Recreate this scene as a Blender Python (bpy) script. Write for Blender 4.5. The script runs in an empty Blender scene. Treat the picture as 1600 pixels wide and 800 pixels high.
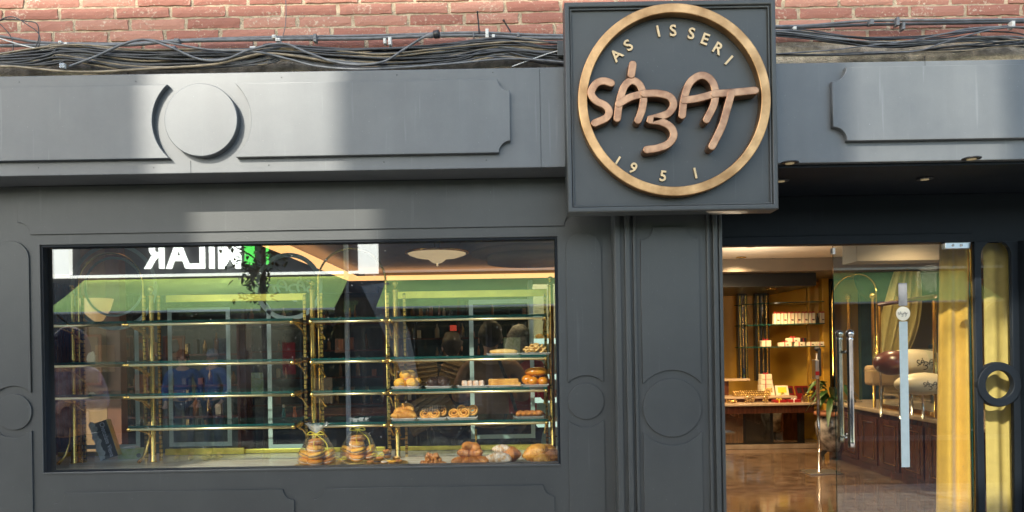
import bpy, bmesh, math, random
from mathutils import Vector, Matrix
R = math.radians
rnd = random.Random(7)
C = bpy.context.scene.collection
sc = bpy.context.scene

# ------------------------------------------------------------------ camera
F = 1164.0; ROLL = 0.0168; PV = 542.0; EYE = 1.6
cam = bpy.data.cameras.new("camera"); camo = bpy.data.objects.new("camera", cam); C.objects.link(camo)
cam.sensor_width = 36; cam.lens = F / 1600 * 36; cam.shift_y = (PV - 400) / 1600; cam.clip_end = 500; cam.clip_start = 0.05
camo.matrix_world = Matrix.Translation((0, 0, EYE)) @ Matrix.Rotation(R(90), 4, 'X') @ Matrix.Rotation(-ROLL, 4, 'Z')
sc.camera = camo
CR, SR = math.cos(ROLL), math.sin(ROLL)
def at(u, v, Y):
    a = (u - 800) / F; b = (PV - v) / F
    return Vector(((a * CR + b * SR) * Y, Y, EYE + (-a * SR + b * CR) * Y))
def X(u, v, Y): return at(u, v, Y).x
def Z(u, v, Y): return at(u, v, Y).z

# ------------------------------------------------------------------ light
SD = Vector((0.58, 1.0, -0.71)).normalized()          # direction the sunlight travels
ELEV = math.asin(-SD.z)
world = bpy.data.worlds.new("World"); sc.world = world; world.use_nodes = True
nt = world.node_tree; bg = nt.nodes['Background']
sky = nt.nodes.new('ShaderNodeTexSky'); sky.sky_type = 'NISHITA'; sky.sun_disc = False
sky.sun_elevation = ELEV; sky.sun_rotation = math.atan2(-SD.x, -SD.y)
nt.links.new(sky.outputs[0], bg.inputs[0]); bg.inputs[1].default_value = 0.15
sun = bpy.data.lights.new("sun", 'SUN'); suno = bpy.data.objects.new("sun", sun); C.objects.link(suno)
sun.energy = 2.0; sun.angle = R(0.53); sun.color = (1.0, 0.97, 0.92)
suno.rotation_euler = SD.to_track_quat('-Z', 'Y').to_euler(); suno.location = (-8, -12, 14)
sc.view_settings.view_transform = 'Standard'; sc.view_settings.look = 'None'; sc.view_settings.gamma = 1
sc.view_settings.exposure = 1.8; sc.view_settings.use_curve_mapping = False
sc.view_settings.use_white_balance = True; sc.view_settings.white_balance_temperature = 6900; sc.view_settings.white_balance_tint = 6
sc.cycles.transparent_max_bounces = 32; sc.cycles.max_bounces = 10; sc.cycles.use_denoising = True
sc.cycles.caustics_reflective = False; sc.cycles.caustics_refractive = False; sc.cycles.sample_clamp_indirect = 6

# ------------------------------------------------------------------ materials
M = {}
def mat(name, col, rough=0.5, metal=0.0, var=0.0, vscale=8, bump=0.0, bscale=60, col2=None, emit=None, es=0, spec=0.5, coat=0, stretch=None, sheen=0):
    m = bpy.data.materials.new(name); m.use_nodes = True; n = m.node_tree; p = n.nodes['Principled BSDF']
    p.inputs['Base Color'].default_value = (*col, 1); p.inputs['Roughness'].default_value = rough
    p.inputs['Metallic'].default_value = metal; p.inputs['Specular IOR Level'].default_value = spec
    p.inputs['Coat Weight'].default_value = coat; p.inputs['Coat Roughness'].default_value = 0.12
    if sheen: p.inputs['Sheen Weight'].default_value = sheen
    tc = n.nodes.new('ShaderNodeTexCoord'); src = tc.outputs['Object']
    if stretch:
        mp = n.nodes.new('ShaderNodeMapping'); mp.inputs['Scale'].default_value = stretch
        n.links.new(src, mp.inputs[0]); src = mp.outputs[0]
    if var or col2:
        no = n.nodes.new('ShaderNodeTexNoise'); no.inputs['Scale'].default_value = vscale; no.inputs['Detail'].default_value = 6
        n.links.new(src, no.inputs['Vector'])
        rp = n.nodes.new('ShaderNodeValToRGB'); c2 = col2 or tuple(min(1, c * (1 + var)) for c in col)
        c1 = col if col2 else tuple(c * (1 - var) for c in col)
        rp.color_ramp.elements[0].position = 0.35; rp.color_ramp.elements[1].position = 0.65
        rp.color_ramp.elements[0].color = (*c1, 1); rp.color_ramp.elements[1].color = (*c2, 1)
        n.links.new(no.outputs[0], rp.inputs[0]); n.links.new(rp.outputs[0], p.inputs['Base Color'])
    if bump:
        nb = n.nodes.new('ShaderNodeTexNoise'); nb.inputs['Scale'].default_value = bscale; nb.inputs['Detail'].default_value = 5
        n.links.new(src, nb.inputs['Vector'])
        bp = n.nodes.new('ShaderNodeBump'); bp.inputs['Strength'].default_value = bump; bp.inputs['Distance'].default_value = 0.01
        n.links.new(nb.outputs[0], bp.inputs['Height']); n.links.new(bp.outputs[0], p.inputs['Normal'])
    if emit: p.inputs['Emission Color'].default_value = (*emit, 1); p.inputs['Emission Strength'].default_value = es
    M[name] = m; return m
def glassy(name, tint, refl, rough=0.0, power=2.5):
    """clear sheet glass: tinted transparency plus a mirror coat that grows at grazing angles"""
    m = bpy.data.materials.new(name); m.use_nodes = True; n = m.node_tree
    for x in list(n.nodes): n.nodes.remove(x)
    out = n.nodes.new('ShaderNodeOutputMaterial'); t = n.nodes.new('ShaderNodeBsdfTransparent'); t.inputs[0].default_value = (*tint, 1)
    g = n.nodes.new('ShaderNodeBsdfGlossy'); g.inputs['Roughness'].default_value = rough; g.inputs[0].default_value = (1, 1, 1, 1)
    lw = n.nodes.new('ShaderNodeLayerWeight'); lw.inputs[0].default_value = 0.5
    pw = n.nodes.new('ShaderNodeMath'); pw.operation = 'POWER'; pw.inputs[1].default_value = power
    ml = n.nodes.new('ShaderNodeMath'); ml.operation = 'MULTIPLY_ADD'; ml.inputs[1].default_value = 0.7; ml.inputs[2].default_value = refl; ml.use_clamp = True
    mx = n.nodes.new('ShaderNodeMixShader')
    n.links.new(lw.outputs['Facing'], pw.inputs[0]); n.links.new(pw.outputs[0], ml.inputs[0]); n.links.new(ml.outputs[0], mx.inputs[0])
    n.links.new(t.outputs[0], mx.inputs[1]); n.links.new(g.outputs[0], mx.inputs[2]); n.links.new(mx.outputs[0], out.inputs[0])
    M[name] = m; return m

# painted joinery: satin anthracite with faint vertical streaks, dust and brush marks
def paint(name, col, rough, streak=0.05, spec=0.5):
    m = mat(name, col, rough, bump=0.05, bscale=260, spec=spec); n = m.node_tree; p = n.nodes['Principled BSDF']
    tc = n.nodes.new('ShaderNodeTexCoord'); mp = n.nodes.new('ShaderNodeMapping'); mp.inputs['Scale'].default_value = (1, 1, 0.07)
    a = n.nodes.new('ShaderNodeTexNoise'); a.inputs['Scale'].default_value = 11; a.inputs['Detail'].default_value = 7
    b = n.nodes.new('ShaderNodeTexNoise'); b.inputs['Scale'].default_value = 2.2; b.inputs['Detail'].default_value = 5
    n.links.new(tc.outputs['Object'], mp.inputs[0]); n.links.new(mp.outputs[0], a.inputs['Vector']); n.links.new(tc.outputs['Object'], b.inputs['Vector'])
    ad = n.nodes.new('ShaderNodeMath'); ad.operation = 'MULTIPLY'; n.links.new(a.outputs[0], ad.inputs[0]); n.links.new(b.outputs[0], ad.inputs[1])
    rp = n.nodes.new('ShaderNodeValToRGB'); rp.color_ramp.elements[0].position = 0.12; rp.color_ramp.elements[1].position = 0.42
    rp.color_ramp.elements[0].color = (*[c * (1 - streak) for c in col], 1); rp.color_ramp.elements[1].color = (*[c * (1 + streak) for c in col], 1)
    n.links.new(ad.outputs[0], rp.inputs[0]); n.links.new(rp.outputs[0], p.inputs['Base Color'])
    # hand-sized smudges, rain drips and pale dust specks on the paint
    cc = n.nodes.new('ShaderNodeTexNoise'); cc.inputs['Scale'].default_value = 1.3; cc.inputs['Detail'].default_value = 9; cc.inputs['Roughness'].default_value = 0.68
    n.links.new(tc.outputs['Object'], cc.inputs['Vector']); r3 = n.nodes.new('ShaderNodeValToRGB'); r3.color_ramp.elements[0].position = 0.36; r3.color_ramp.elements[1].position = 0.62
    r3.color_ramp.elements[0].color = (0.84, 0.84, 0.85, 1); r3.color_ramp.elements[1].color = (1.12, 1.11, 1.08, 1); n.links.new(cc.outputs[0], r3.inputs[0])
    m1 = n.nodes.new('ShaderNodeMix'); m1.data_type = 'RGBA'; m1.blend_type = 'MULTIPLY'; m1.inputs[0].default_value = 1; n.links.new(rp.outputs[0], m1.inputs[6]); n.links.new(r3.outputs[0], m1.inputs[7])
    mp2 = n.nodes.new('ShaderNodeMapping'); mp2.inputs['Scale'].default_value = (1, 1, 0.045); n.links.new(tc.outputs['Object'], mp2.inputs[0])
    dn = n.nodes.new('ShaderNodeTexNoise'); dn.inputs['Scale'].default_value = 48; dn.inputs['Detail'].default_value = 2; n.links.new(mp2.outputs[0], dn.inputs['Vector'])
    r4 = n.nodes.new('ShaderNodeValToRGB'); r4.color_ramp.elements[0].position = 0.66; r4.color_ramp.elements[1].position = 0.74; n.links.new(dn.outputs[0], r4.inputs[0])
    sp_ = n.nodes.new('ShaderNodeTexNoise'); sp_.inputs['Scale'].default_value = 150; sp_.inputs['Detail'].default_value = 1; n.links.new(tc.outputs['Object'], sp_.inputs['Vector'])
    r5 = n.nodes.new('ShaderNodeValToRGB'); r5.color_ramp.elements[0].position = 0.755; r5.color_ramp.elements[1].position = 0.79; n.links.new(sp_.outputs[0], r5.inputs[0])
    ma = n.nodes.new('ShaderNodeMath'); ma.operation = 'MULTIPLY_ADD'; ma.inputs[1].default_value = 0.16; n.links.new(r4.outputs[0], ma.inputs[0])
    mb_ = n.nodes.new('ShaderNodeMath'); mb_.operation = 'MULTIPLY'; mb_.inputs[1].default_value = 0.5; n.links.new(r5.outputs[0], mb_.inputs[0]); n.links.new(mb_.outputs[0], ma.inputs[2])
    m2 = n.nodes.new('ShaderNodeMix'); m2.data_type = 'RGBA'; n.links.new(ma.outputs[0], m2.inputs[0]); n.links.new(m1.outputs[2], m2.inputs[6]); m2.inputs[7].default_value = tuple(c*2.6 for c in col) + (1,); n.links.new(m2.outputs[2], p.inputs['Base Color'])
    rr = n.nodes.new('ShaderNodeMapRange'); rr.inputs['To Min'].default_value = rough - 0.07; rr.inputs['To Max'].default_value = rough + 0.12
    n.links.new(b.outputs[0], rr.inputs[0]); n.links.new(rr.outputs[0], p.inputs['Roughness'])
    wv = n.nodes.new('ShaderNodeBump'); wv.inputs['Strength'].default_value = 0.10; wv.inputs['Distance'].default_value = 0.01; n.links.new(cc.outputs[0], wv.inputs['Height'])
    b0 = [k for k in n.nodes if k.type == 'BUMP' and k != wv][0]; n.links.new(wv.outputs[0], b0.inputs['Normal'])
    return m
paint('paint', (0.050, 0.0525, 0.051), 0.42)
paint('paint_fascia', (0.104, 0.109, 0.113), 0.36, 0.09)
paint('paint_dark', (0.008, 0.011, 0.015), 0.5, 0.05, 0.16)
mat('bronze', (0.30, 0.155, 0.065), 0.36, 0.9, col2=(0.58, 0.33, 0.15), vscale=11, bump=0.08, bscale=90)
mat('bronze_red', (0.26, 0.13, 0.075), 0.34, 0.9, col2=(0.44, 0.24, 0.135), vscale=22, bump=0.08, bscale=90)
mat('gold_letter', (0.56, 0.38, 0.20), 0.35, 0.6, var=0.12, vscale=60)
mat('brass', (0.80, 0.54, 0.16), 0.17, 1.0, var=0.12, vscale=20)
mat('brass_rod', (0.97, 0.80, 0.45), 0.30, 1.0)
mat('brass_bright', (0.95, 0.78, 0.17), 0.34, 1.0, var=0.08, vscale=14)
mat('chrome', (0.62, 0.58, 0.54), 0.16, 1.0, var=0.15, vscale=30, bump=0.05, bscale=40)
mat('steel', (0.55, 0.56, 0.58), 0.28, 1.0)
mat('mortar', (0.52, 0.40, 0.27), 0.9, var=0.25, vscale=30, bump=0.9, bscale=160)
mat('render_band', (0.45, 0.36, 0.25), 0.95, var=0.35, vscale=25, bump=1.0, bscale=120)
mat('marble', (0.66, 0.56, 0.43), 0.25, col2=(0.84, 0.76, 0.62), vscale=5, stretch=(1, 6, 1))
mat('cable_black', (0.050, 0.050, 0.053), 0.5, var=0.4, vscale=20)
mat('cable_grey', (0.15, 0.15, 0.155), 0.55, var=0.3, vscale=20)
mat('cable_tan', (0.27, 0.21, 0.14), 0.6, var=0.3, vscale=20)
mat('plastic_white', (0.62, 0.60, 0.56), 0.5, var=0.1, vscale=40)
mat('plastic_black', (0.02, 0.02, 0.022), 0.35)
mat('iron', (0.05, 0.045, 0.045), 0.6, 0.6)
glassy('window_glass', (0.98, 0.995, 0.985), 0.17)
glassy('door_glass', (0.92, 0.96, 0.94), 0.075)
glassy('clear_glass', (0.93, 0.97, 0.95), 0.03)
glassy('shelf_glass', (0.90, 0.97, 0.95), 0.07)
glassy('cellophane', (0.985, 0.985, 0.98), 0.03, 0.10)
def dusty(nm):
    n = M[nm].node_tree; out = [k for k in n.nodes if k.type == 'OUTPUT_MATERIAL'][0]; src = out.inputs[0].links[0].from_socket
    tc = n.nodes.new('ShaderNodeTexCoord'); a = n.nodes.new('ShaderNodeTexNoise'); a.inputs['Scale'].default_value = 120; a.inputs['Detail'].default_value = 1
    b = n.nodes.new('ShaderNodeTexNoise'); b.inputs['Scale'].default_value = 2.5; b.inputs['Detail'].default_value = 8; b.inputs['Roughness'].default_value = .7
    n.links.new(tc.outputs['Object'], a.inputs['Vector']); n.links.new(tc.outputs['Object'], b.inputs['Vector'])
    ra = n.nodes.new('ShaderNodeValToRGB'); ra.color_ramp.elements[0].position = .77; ra.color_ramp.elements[1].position = .80; n.links.new(a.outputs[0], ra.inputs[0])
    rb_ = n.nodes.new('ShaderNodeMapRange'); rb_.inputs['From Min'].default_value = .5; rb_.inputs['From Max'].default_value = .8; rb_.inputs['To Max'].default_value = .012; n.links.new(b.outputs[0], rb_.inputs[0])
    ad = n.nodes.new('ShaderNodeMath'); ad.operation = 'MULTIPLY_ADD'; ad.inputs[1].default_value = .35; n.links.new(ra.outputs[0], ad.inputs[0]); n.links.new(rb_.outputs[0], ad.inputs[2])
    df = n.nodes.new('ShaderNodeBsdfDiffuse'); df.inputs[0].default_value = (.6,.6,.58,1); mx = n.nodes.new('ShaderNodeMixShader'); n.links.new(ad.outputs[0], mx.inputs[0]); n.links.new(src, mx.inputs[1]); n.links.new(df.outputs[0], mx.inputs[2]); n.links.new(mx.outputs[0], out.inputs[0])
dusty('window_glass'); dusty('door_glass')
def crinkle():
    n = M['cellophane'].node_tree; no = n.nodes.new('ShaderNodeTexNoise'); no.inputs['Scale'].default_value = 75; no.inputs['Detail'].default_value = 3; bp = n.nodes.new('ShaderNodeBump'); bp.inputs['Strength'].default_value = 1.0; bp.inputs['Distance'].default_value = 0.01
    n.links.new(n.nodes.new('ShaderNodeTexCoord').outputs['Object'], no.inputs['Vector']); n.links.new(no.outputs[0], bp.inputs['Height'])
    for k in n.nodes:
        if k.type in ('BSDF_GLOSSY', 'LAYER_WEIGHT'): n.links.new(bp.outputs[0], k.inputs['Normal'])
crinkle()
mat('glass_edge', (0.01, 0.07, 0.06), 0.08, spec=0.8, emit=None)
mat('vinyl', (0.66, 0.76, 0.70), 0.6); mat('vinyl_door', (0.44, 0.52, 0.52), 0.55, var=0.04, vscale=40)
mat('ink', (0.02, 0.015, 0.015), 0.5)

# ------------------------------------------------------------------ mesh kit
def origin(o):
    v = Vector((0, 0, 0))
    while o: v += o.location; o = o.parent
    return v
def link(name, me, parent=None):
    o = bpy.data.objects.new(name, me); C.objects.link(o)
    if parent: o.parent = parent
    return o
def tag(o, label=None, cat=None, group=None, kind=None):
    if label: o['label'] = label
    if cat: o['category'] = cat
    if group: o['group'] = group
    if kind: o['kind'] = kind
    return o
def empty(name, loc, label=None, cat=None, group=None, rz=0):
    o = bpy.data.objects.new(name, None); C.objects.link(o); o.location = loc; o.rotation_euler.z = rz; o.empty_display_size = 0.05
    return tag(o, label, cat, group)
class MB:
    def __init__(s): s.v = []; s.f = []; s.sm = []; s.mi = []; s.m = 0
    def add(s, vs, fs, smooth=False):
        b = len(s.v); s.v += [Vector(p) for p in vs]
        for f in fs: s.f.append([b + i for i in f]); s.sm.append(smooth); s.mi.append(s.m)
        return s
    def box(s, x0, x1, y0, y1, z0, z1):
        if x0 > x1: x0, x1 = x1, x0
        if y0 > y1: y0, y1 = y1, y0
        if z0 > z1: z0, z1 = z1, z0
        return s.add([(x0,y0,z0),(x1,y0,z0),(x1,y1,z0),(x0,y1,z0),(x0,y0,z1),(x1,y0,z1),(x1,y1,z1),(x0,y1,z1)],
            [(0,3,2,1),(4,5,6,7),(0,1,5,4),(1,2,6,5),(2,3,7,6),(3,0,4,7)])
    def obox(s, c, size, rot):
        m = rot if isinstance(rot, Matrix) else Matrix.Rotation(rot, 3, 'Z')
        h = Vector(size) / 2; c = Vector(c)
        vs = [c + m @ Vector((sx*h.x, sy*h.y, sz*h.z)) for sz in (-1,1) for sx, sy in ((-1,-1),(1,-1),(1,1),(-1,1))]
        return s.add(vs, [(0,3,2,1),(4,5,6,7),(0,1,5,4),(1,2,6,5),(2,3,7,6),(3,0,4,7)])
    def tube(s, pts, r, n=10, closed=False, caps=True):
        pts = [Vector(p) for p in pts]; N = len(pts); rs = r if isinstance(r, (list, tuple)) else [r] * N
        b = []; up = None
        for i, p in enumerate(pts):
            if closed: t = (pts[(i+1) % N] - pts[i-1]).normalized()
            else: t = (pts[min(i+1, N-1)] - pts[max(i-1, 0)]).normalized()
            if up is None:
                up = Vector((0,0,1)) if abs(t.z) < 0.9 else Vector((1,0,0))
            up = (up - t * up.dot(t)).normalized(); w = t.cross(up)
            b += [p + (up * math.cos(k*2*math.pi/n) + w * math.sin(k*2*math.pi/n)) * rs[i] for k in range(n)]
        fs = []
        for i in range(N if closed else N - 1):
            j = (i + 1) % N
            for k in range(n): fs.append((i*n+k, j*n+k, j*n+(k+1)%n, i*n+(k+1)%n)[::-1])
        if caps and not closed:
            fs.append(tuple(range(n))[::1]); fs.append(tuple((N-1)*n + k for k in range(n))[::-1])
        return s.add(b, fs, True)
    def lathe(s, prof, c=(0,0,0), n=20, fn=None):
        c = Vector(c); vs = []
        for (r, z) in prof:
            for k in range(n):
                a = 2*math.pi*k/n; rr = r * (fn(a, z) if fn else 1)
                vs.append(c + Vector((rr*math.cos(a), rr*math.sin(a), z)))
        fs = []
        for i in range(len(prof)-1):
            for k in range(n): fs.append((i*n+k, i*n+(k+1)%n, (i+1)*n+(k+1)%n, (i+1)*n+k))
        fs.append(tuple(range(n))[::-1]); fs.append(tuple((len(prof)-1)*n + k for k in range(n)))
        return s.add(vs, fs, True)
    def ball(s, c, r, n=12, sq=(1,1,1), rot=None, fn=None):
        c = Vector(c); vs = []; m = n // 2 + 1
        for i in range(1, m):
            th = math.pi * i / m
            for k in range(n):
                a = 2*math.pi*k/n; d = Vector((math.sin(th)*math.cos(a), math.sin(th)*math.sin(a), math.cos(th)))
                q = Vector((d.x*sq[0], d.y*sq[1], d.z*sq[2])) * r * (fn(d) if fn else 1)
                vs.append(c + (rot @ q if rot else q))
        for z in (1, -1):
            d = Vector((0,0,z)); q = Vector((0,0,z*sq[2]*r)) * (fn(d) if fn else 1); vs.append(c + (rot @ q if rot else q))
        fs = []; L = m - 1
        for i in range(L-1):
            for k in range(n): fs.append((i*n+k, (i+1)*n+k, (i+1)*n+(k+1)%n, i*n+(k+1)%n))
        for k in range(n): fs.append((L*n, k, (k+1)%n)); fs.append((L*n+1, (L-1)*n+(k+1)%n, (L-1)*n+k))
        return s.add(vs, fs, True)
    def xf(s, mtx):
        s.v = [mtx @ p for p in s.v]; return s
    def build(s, name, mats, parent=None, bevel=0, seg=2, at0=None):
        me = bpy.data.meshes.new(name); o0 = at0 if at0 is not None else origin(parent)
        me.from_pydata([p - o0 for p in s.v], [], s.f)
        for mm in (mats if isinstance(mats, (list, tuple)) else [mats]): me.materials.append(M[mm])
        me.polygons.foreach_set('use_smooth', s.sm); me.polygons.foreach_set('material_index', s.mi); me.update()
        o = link(name, me, parent)
        if at0 is not None and parent is None: o.location = at0
        if bevel: 
            b = o.modifiers.new('bevel', 'BEVEL'); b.width = bevel; b.segments = seg; b.limit_method = 'ANGLE'; b.angle_limit = R(40)
        return o
def curve_mesh(loops, depth, bevel=0.0, res=2):
    cu = bpy.data.curves.new('c', 'CURVE'); cu.dimensions = '2D'; cu.fill_mode = 'BOTH'
    cu.extrude = max(depth / 2 - bevel, 0.0001); cu.bevel_depth = bevel; cu.bevel_resolution = res; cu.offset = -bevel
    for lp in loops:
        sp = cu.splines.new('POLY'); sp.points.add(len(lp) - 1); sp.use_cyclic_u = True
        for i, p in enumerate(lp): sp.points[i].co = (p[0], p[1], 0, 1)
    o = bpy.data.objects.new('c', cu); me = bpy.data.meshes.new_from_object(o)
    bpy.data.objects.remove(o); bpy.data.curves.remove(cu); return me
def finish(name, me, m, parent, xform):
    o0 = origin(parent); me.transform(Matrix.Translation(-o0) @ xform)
    me.materials.clear(); me.materials.append(M[m]); me.name = name; return link(name, me, parent)
def shape(name, loops, yf, depth, m, parent=None, bevel=0.0):
    """outline(s) in the x-z plane pushed back from yf by depth; inner loops are holes"""
    me = curve_mesh(loops, depth, bevel)
    return finish(name, me, m, parent, Matrix.Translation((0, yf + depth/2, 0)) @ Matrix.Rotation(R(90), 4, 'X'))
def text(body, size, m, parent, loc, name='letter', extr=0.004, rot=0.0, face='-Y', bold=0.0, mtx=None, sx=1.0, res=3):
    cu = bpy.data.curves.new('t', 'FONT'); cu.body = body; cu.size = size; cu.extrude = extr; cu.offset = bold
    cu.align_x = 'CENTER'; cu.align_y = 'CENTER'; cu.resolution_u = res
    o = bpy.data.objects.new('t', cu); me = bpy.data.meshes.new_from_object(o)
    bpy.data.objects.remove(o); bpy.data.curves.remove(cu)
    base = Matrix.Rotation(R(90), 4, 'X')
    if face == '+Y': base = Matrix.Rotation(R(180), 4, 'Z') @ base
    if mtx is None: mtx = Matrix.Translation(loc) @ base @ Matrix.Rotation(rot, 4, 'Z') @ Matrix.Scale(sx, 4, (1, 0, 0))
    return finish(name, me, m, parent, mtx)
def arc(cx, cz, r, a0, a1, n=24): return [(cx + r*math.cos(R(a0 + (a1-a0)*i/n)), cz + r*math.sin(R(a0 + (a1-a0)*i/n))) for i in range(n+1)]
def circ(cx, cz, r, n=72): return arc(cx, cz, r, 0, 360, n)[:-1]
def rect(x0, x1, z0, z1): return [(x0,z0),(x1,z0),(x1,z1),(x0,z1)]
def spline(P, n=8):
    P = [Vector(p) for p in P]; Q = [2*P[0]-P[1]] + P + [2*P[-1]-P[-2]]; out = []
    for i in range(1, len(Q)-2):
        for k in range(n):
            t = k / n; a, b, c, d = Q[i-1], Q[i], Q[i+1], Q[i+2]
            out.append(0.5*((2*b) + (c-a)*t + (2*a-5*b+4*c-d)*t*t + (3*b-3*c+d-a)*t**3))
    return out + [P[-1]]
def stroke_outline(pts, w):
    """a pen stroke of width w with round ends, as one outline"""
    L, Rr = [], []; N = len(pts)
    for i, p in enumerate(pts):
        t = (pts[min(i+1,N-1)] - pts[max(i-1,0)]).normalized(); nn = Vector((-t.y, t.x))
        L.append(p + nn*w/2); Rr.append(p - nn*w/2)
    def cap(p, d):
        a0 = math.atan2(d.y, d.x); return [p + Vector((math.cos(a0+a), math.sin(a0+a)))*w/2 for a in [R(q) for q in (-67,-45,-22,0,22,45,67)]]
    t1 = (pts[-1]-pts[-2]).normalized(); t0 = (pts[0]-pts[1]).normalized()
    return Rr + cap(pts[-1], t1) + L[::-1] + cap(pts[0], t0)
# the hand-drawn word on the sign: strokes in units of the ring radius, origin at the ring centre, y up
def LG(lst): return [((x-510)/304.0, -(y-312)/304.0) for x, y in lst]
LOGO = [
 ('S', [LG([(311,256),(288,249),(264,257),(248,285),(262,310),(290,325),(303,344),(294,364),(258,380)])]),
 ('A', [LG([(328,367),(336,315),(352,268),(376,250),(400,264),(411,300),(406,340),(393,374)]), LG([(333,322),(370,302),(412,292)]), LG([(379,200),(374,232)])]),
 ('B', [LG([(412,292),(455,292),(492,303),(504,328),(488,354),(455,366),(428,374),(462,380),(492,396),(503,422),(488,448),(455,462),(418,467)])]),
 ('A', [LG([(530,362),(537,310),(555,262),(588,239),(618,249),(634,282),(630,328),(606,377)]), LG([(536,316),(580,310),(628,298)])]),
 ('T', [LG([(630,297),(690,294),(758,289)]), LG([(684,296),(668,350),(652,400),(621,461)])])]
def small_logo(name, centre, rad, m, parent, wid=0.05, th=0.0006, facing=1, flip=1, extra=None):
    """the same word as one small printed mark in an x-z plane (flip=-1 reads mirrored), or mapped by extra()"""
    mb = MB(); k = 0
    for _, strokes in LOGO:
        for st in strokes:
            pts = spline([(x*rad*flip, y*rad, 0) for x, y in st], 3); k += 1
            o = MB(); vs = []; fs = []
            for i, p in enumerate(pts):
                t = (pts[min(i+1,len(pts)-1)] - pts[max(i-1,0)]).normalized(); nn = Vector((-t.y, t.x, 0)) * wid * rad / 2
                for q in (p + nn, p - nn):
                    for dz in (0, th + k*0.00005): vs.append((q.x, q.y, dz))
            for i in range(len(pts)-1):
                a, b = i*4, (i+1)*4
                fs += [(a+1, b+1, b+3, a+3), (a, a+2, b+2, b), (a, b, b+1, a+1), (a+2, a+3, b+3, b+2)]
            e = (len(pts)-1)*4; fs += [(0,1,3,2), (e, e+2, e+3, e+1)]
            mb.add(vs, fs)
    f = extra or (lambda p: Vector((centre[0] + p.x, centre[1] - facing*p.z, centre[2] + p.y)))
    mb.v = [f(p) for p in mb.v]
    return mb.build(name, m, parent)
# ================================================================== SETTING
FY, WY, BY = 3.11, 3.30, 3.40          # fascia front, window wall front, brick face
FZ0, FZ1 = 2.347, 2.765
mat('paving', (0.36, 0.33, 0.29), 0.75, var=0.18, vscale=3, bump=0.3, bscale=40)
g = MB().add([(-60,-60,0),(60,-60,0),(60,3.3,0),(-60,3.3,0)], [(0,1,2,3)]).build('ground', 'paving'); tag(g, kind='structure')
_n = M['paving'].node_tree; _b = _n.nodes.new('ShaderNodeTexBrick'); _b.inputs['Scale'].default_value = 1.6; _b.inputs['Mortar Size'].default_value = 0.012
_b.inputs['Color1'].default_value = (0.40,0.37,0.33,1); _b.inputs['Color2'].default_value = (0.34,0.315,0.28,1); _b.inputs['Mortar'].default_value = (0.12,0.11,0.10,1)
_n.links.new(_n.nodes['Texture Coordinate'].outputs['Object'], _b.inputs['Vector']); _n.links.new(_b.outputs[0], _n.nodes['Principled BSDF'].inputs['Base Color'])

mat('dark_ground', (0.055, 0.055, 0.058), 0.85, var=.2, vscale=30, bump=.4, bscale=200)
rdm = MB().add([(-60,-4.3,.004),(60,-4.3,.004),(60,-.75,.004),(-60,-.75,.004)], [(0,1,2,3)]).build('added_dark_strip', 'dark_ground'); tag(rdm, kind='structure')  # dark strip added to weaken the ground's pale reflection in the window
# ---------------------------------------------------------- brick building above the shop
def brickmat():
    m = bpy.data.materials.new('brick'); m.use_nodes = True; n = m.node_tree; p = n.nodes['Principled BSDF']; p.inputs['Roughness'].default_value = 0.85
    ge = n.nodes.new('ShaderNodeNewGeometry'); tc = n.nodes.new('ShaderNodeTexCoord')
    r1 = n.nodes.new('ShaderNodeValToRGB'); e = r1.color_ramp.elements; e[0].color = (0.31,0.118,0.082,1); e[1].color = (0.46,0.215,0.150,1)
    e2 = r1.color_ramp.elements.new(0.5); e2.color = (0.38,0.155,0.108,1)
    n.links.new(ge.outputs['Random Per Island'], r1.inputs[0])
    no = n.nodes.new('ShaderNodeTexNoise'); no.inputs['Scale'].default_value = 75; no.inputs['Detail'].default_value = 8; no.inputs['Roughness'].default_value = 0.7
    n.links.new(tc.outputs['Object'], no.inputs['Vector'])
    no2 = n.nodes.new('ShaderNodeTexNoise'); no2.inputs['Scale'].default_value = 7; no2.inputs['Detail'].default_value = 4
    n.links.new(tc.outputs['Object'], no2.inputs['Vector'])
    ad = n.nodes.new('ShaderNodeMath'); ad.operation = 'MULTIPLY_ADD'; ad.inputs[1].default_value = 0.45; n.links.new(no2.outputs[0], ad.inputs[0]); n.links.new(no.outputs[0], ad.inputs[2])
    r2 = n.nodes.new('ShaderNodeValToRGB'); r2.color_ramp.elements[0].position = 0.80; r2.color_ramp.elements[1].position = 0.90
    n.links.new(ad.outputs[0], r2.inputs[0])
    mx = n.nodes.new('ShaderNodeMix'); mx.data_type = 'RGBA'; n.links.new(r2.outputs[0], mx.inputs[0]); n.links.new(r1.outputs[0], mx.inputs[6]); mx.inputs[7].default_value = (0.58,0.46,0.34,1)
    n.links.new(mx.outputs[2], p.inputs['Base Color'])
    bp = n.nodes.new('ShaderNodeBump'); bp.inputs['Strength'].default_value = 0.7; bp.inputs['Distance'].default_value = 0.004
    n.links.new(no.outputs[0], bp.inputs['Height']); n.links.new(bp.outputs[0], p.inputs['Normal']); M['brick'] = m
brickmat()
bw = empty('brick_building', (0, BY, 0), 'red brick upper wall with sandy mortar above the grey shopfront', 'building')
MB().box(-4.2, 4.4, BY + 0.007, BY + 0.4, 2.6, 4.6).build('mortar', 'mortar', bw)
mb = MB(); pitch, cp = 0.2545, 0.0535
zb = 2.972
row = 0; z = zb
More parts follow.
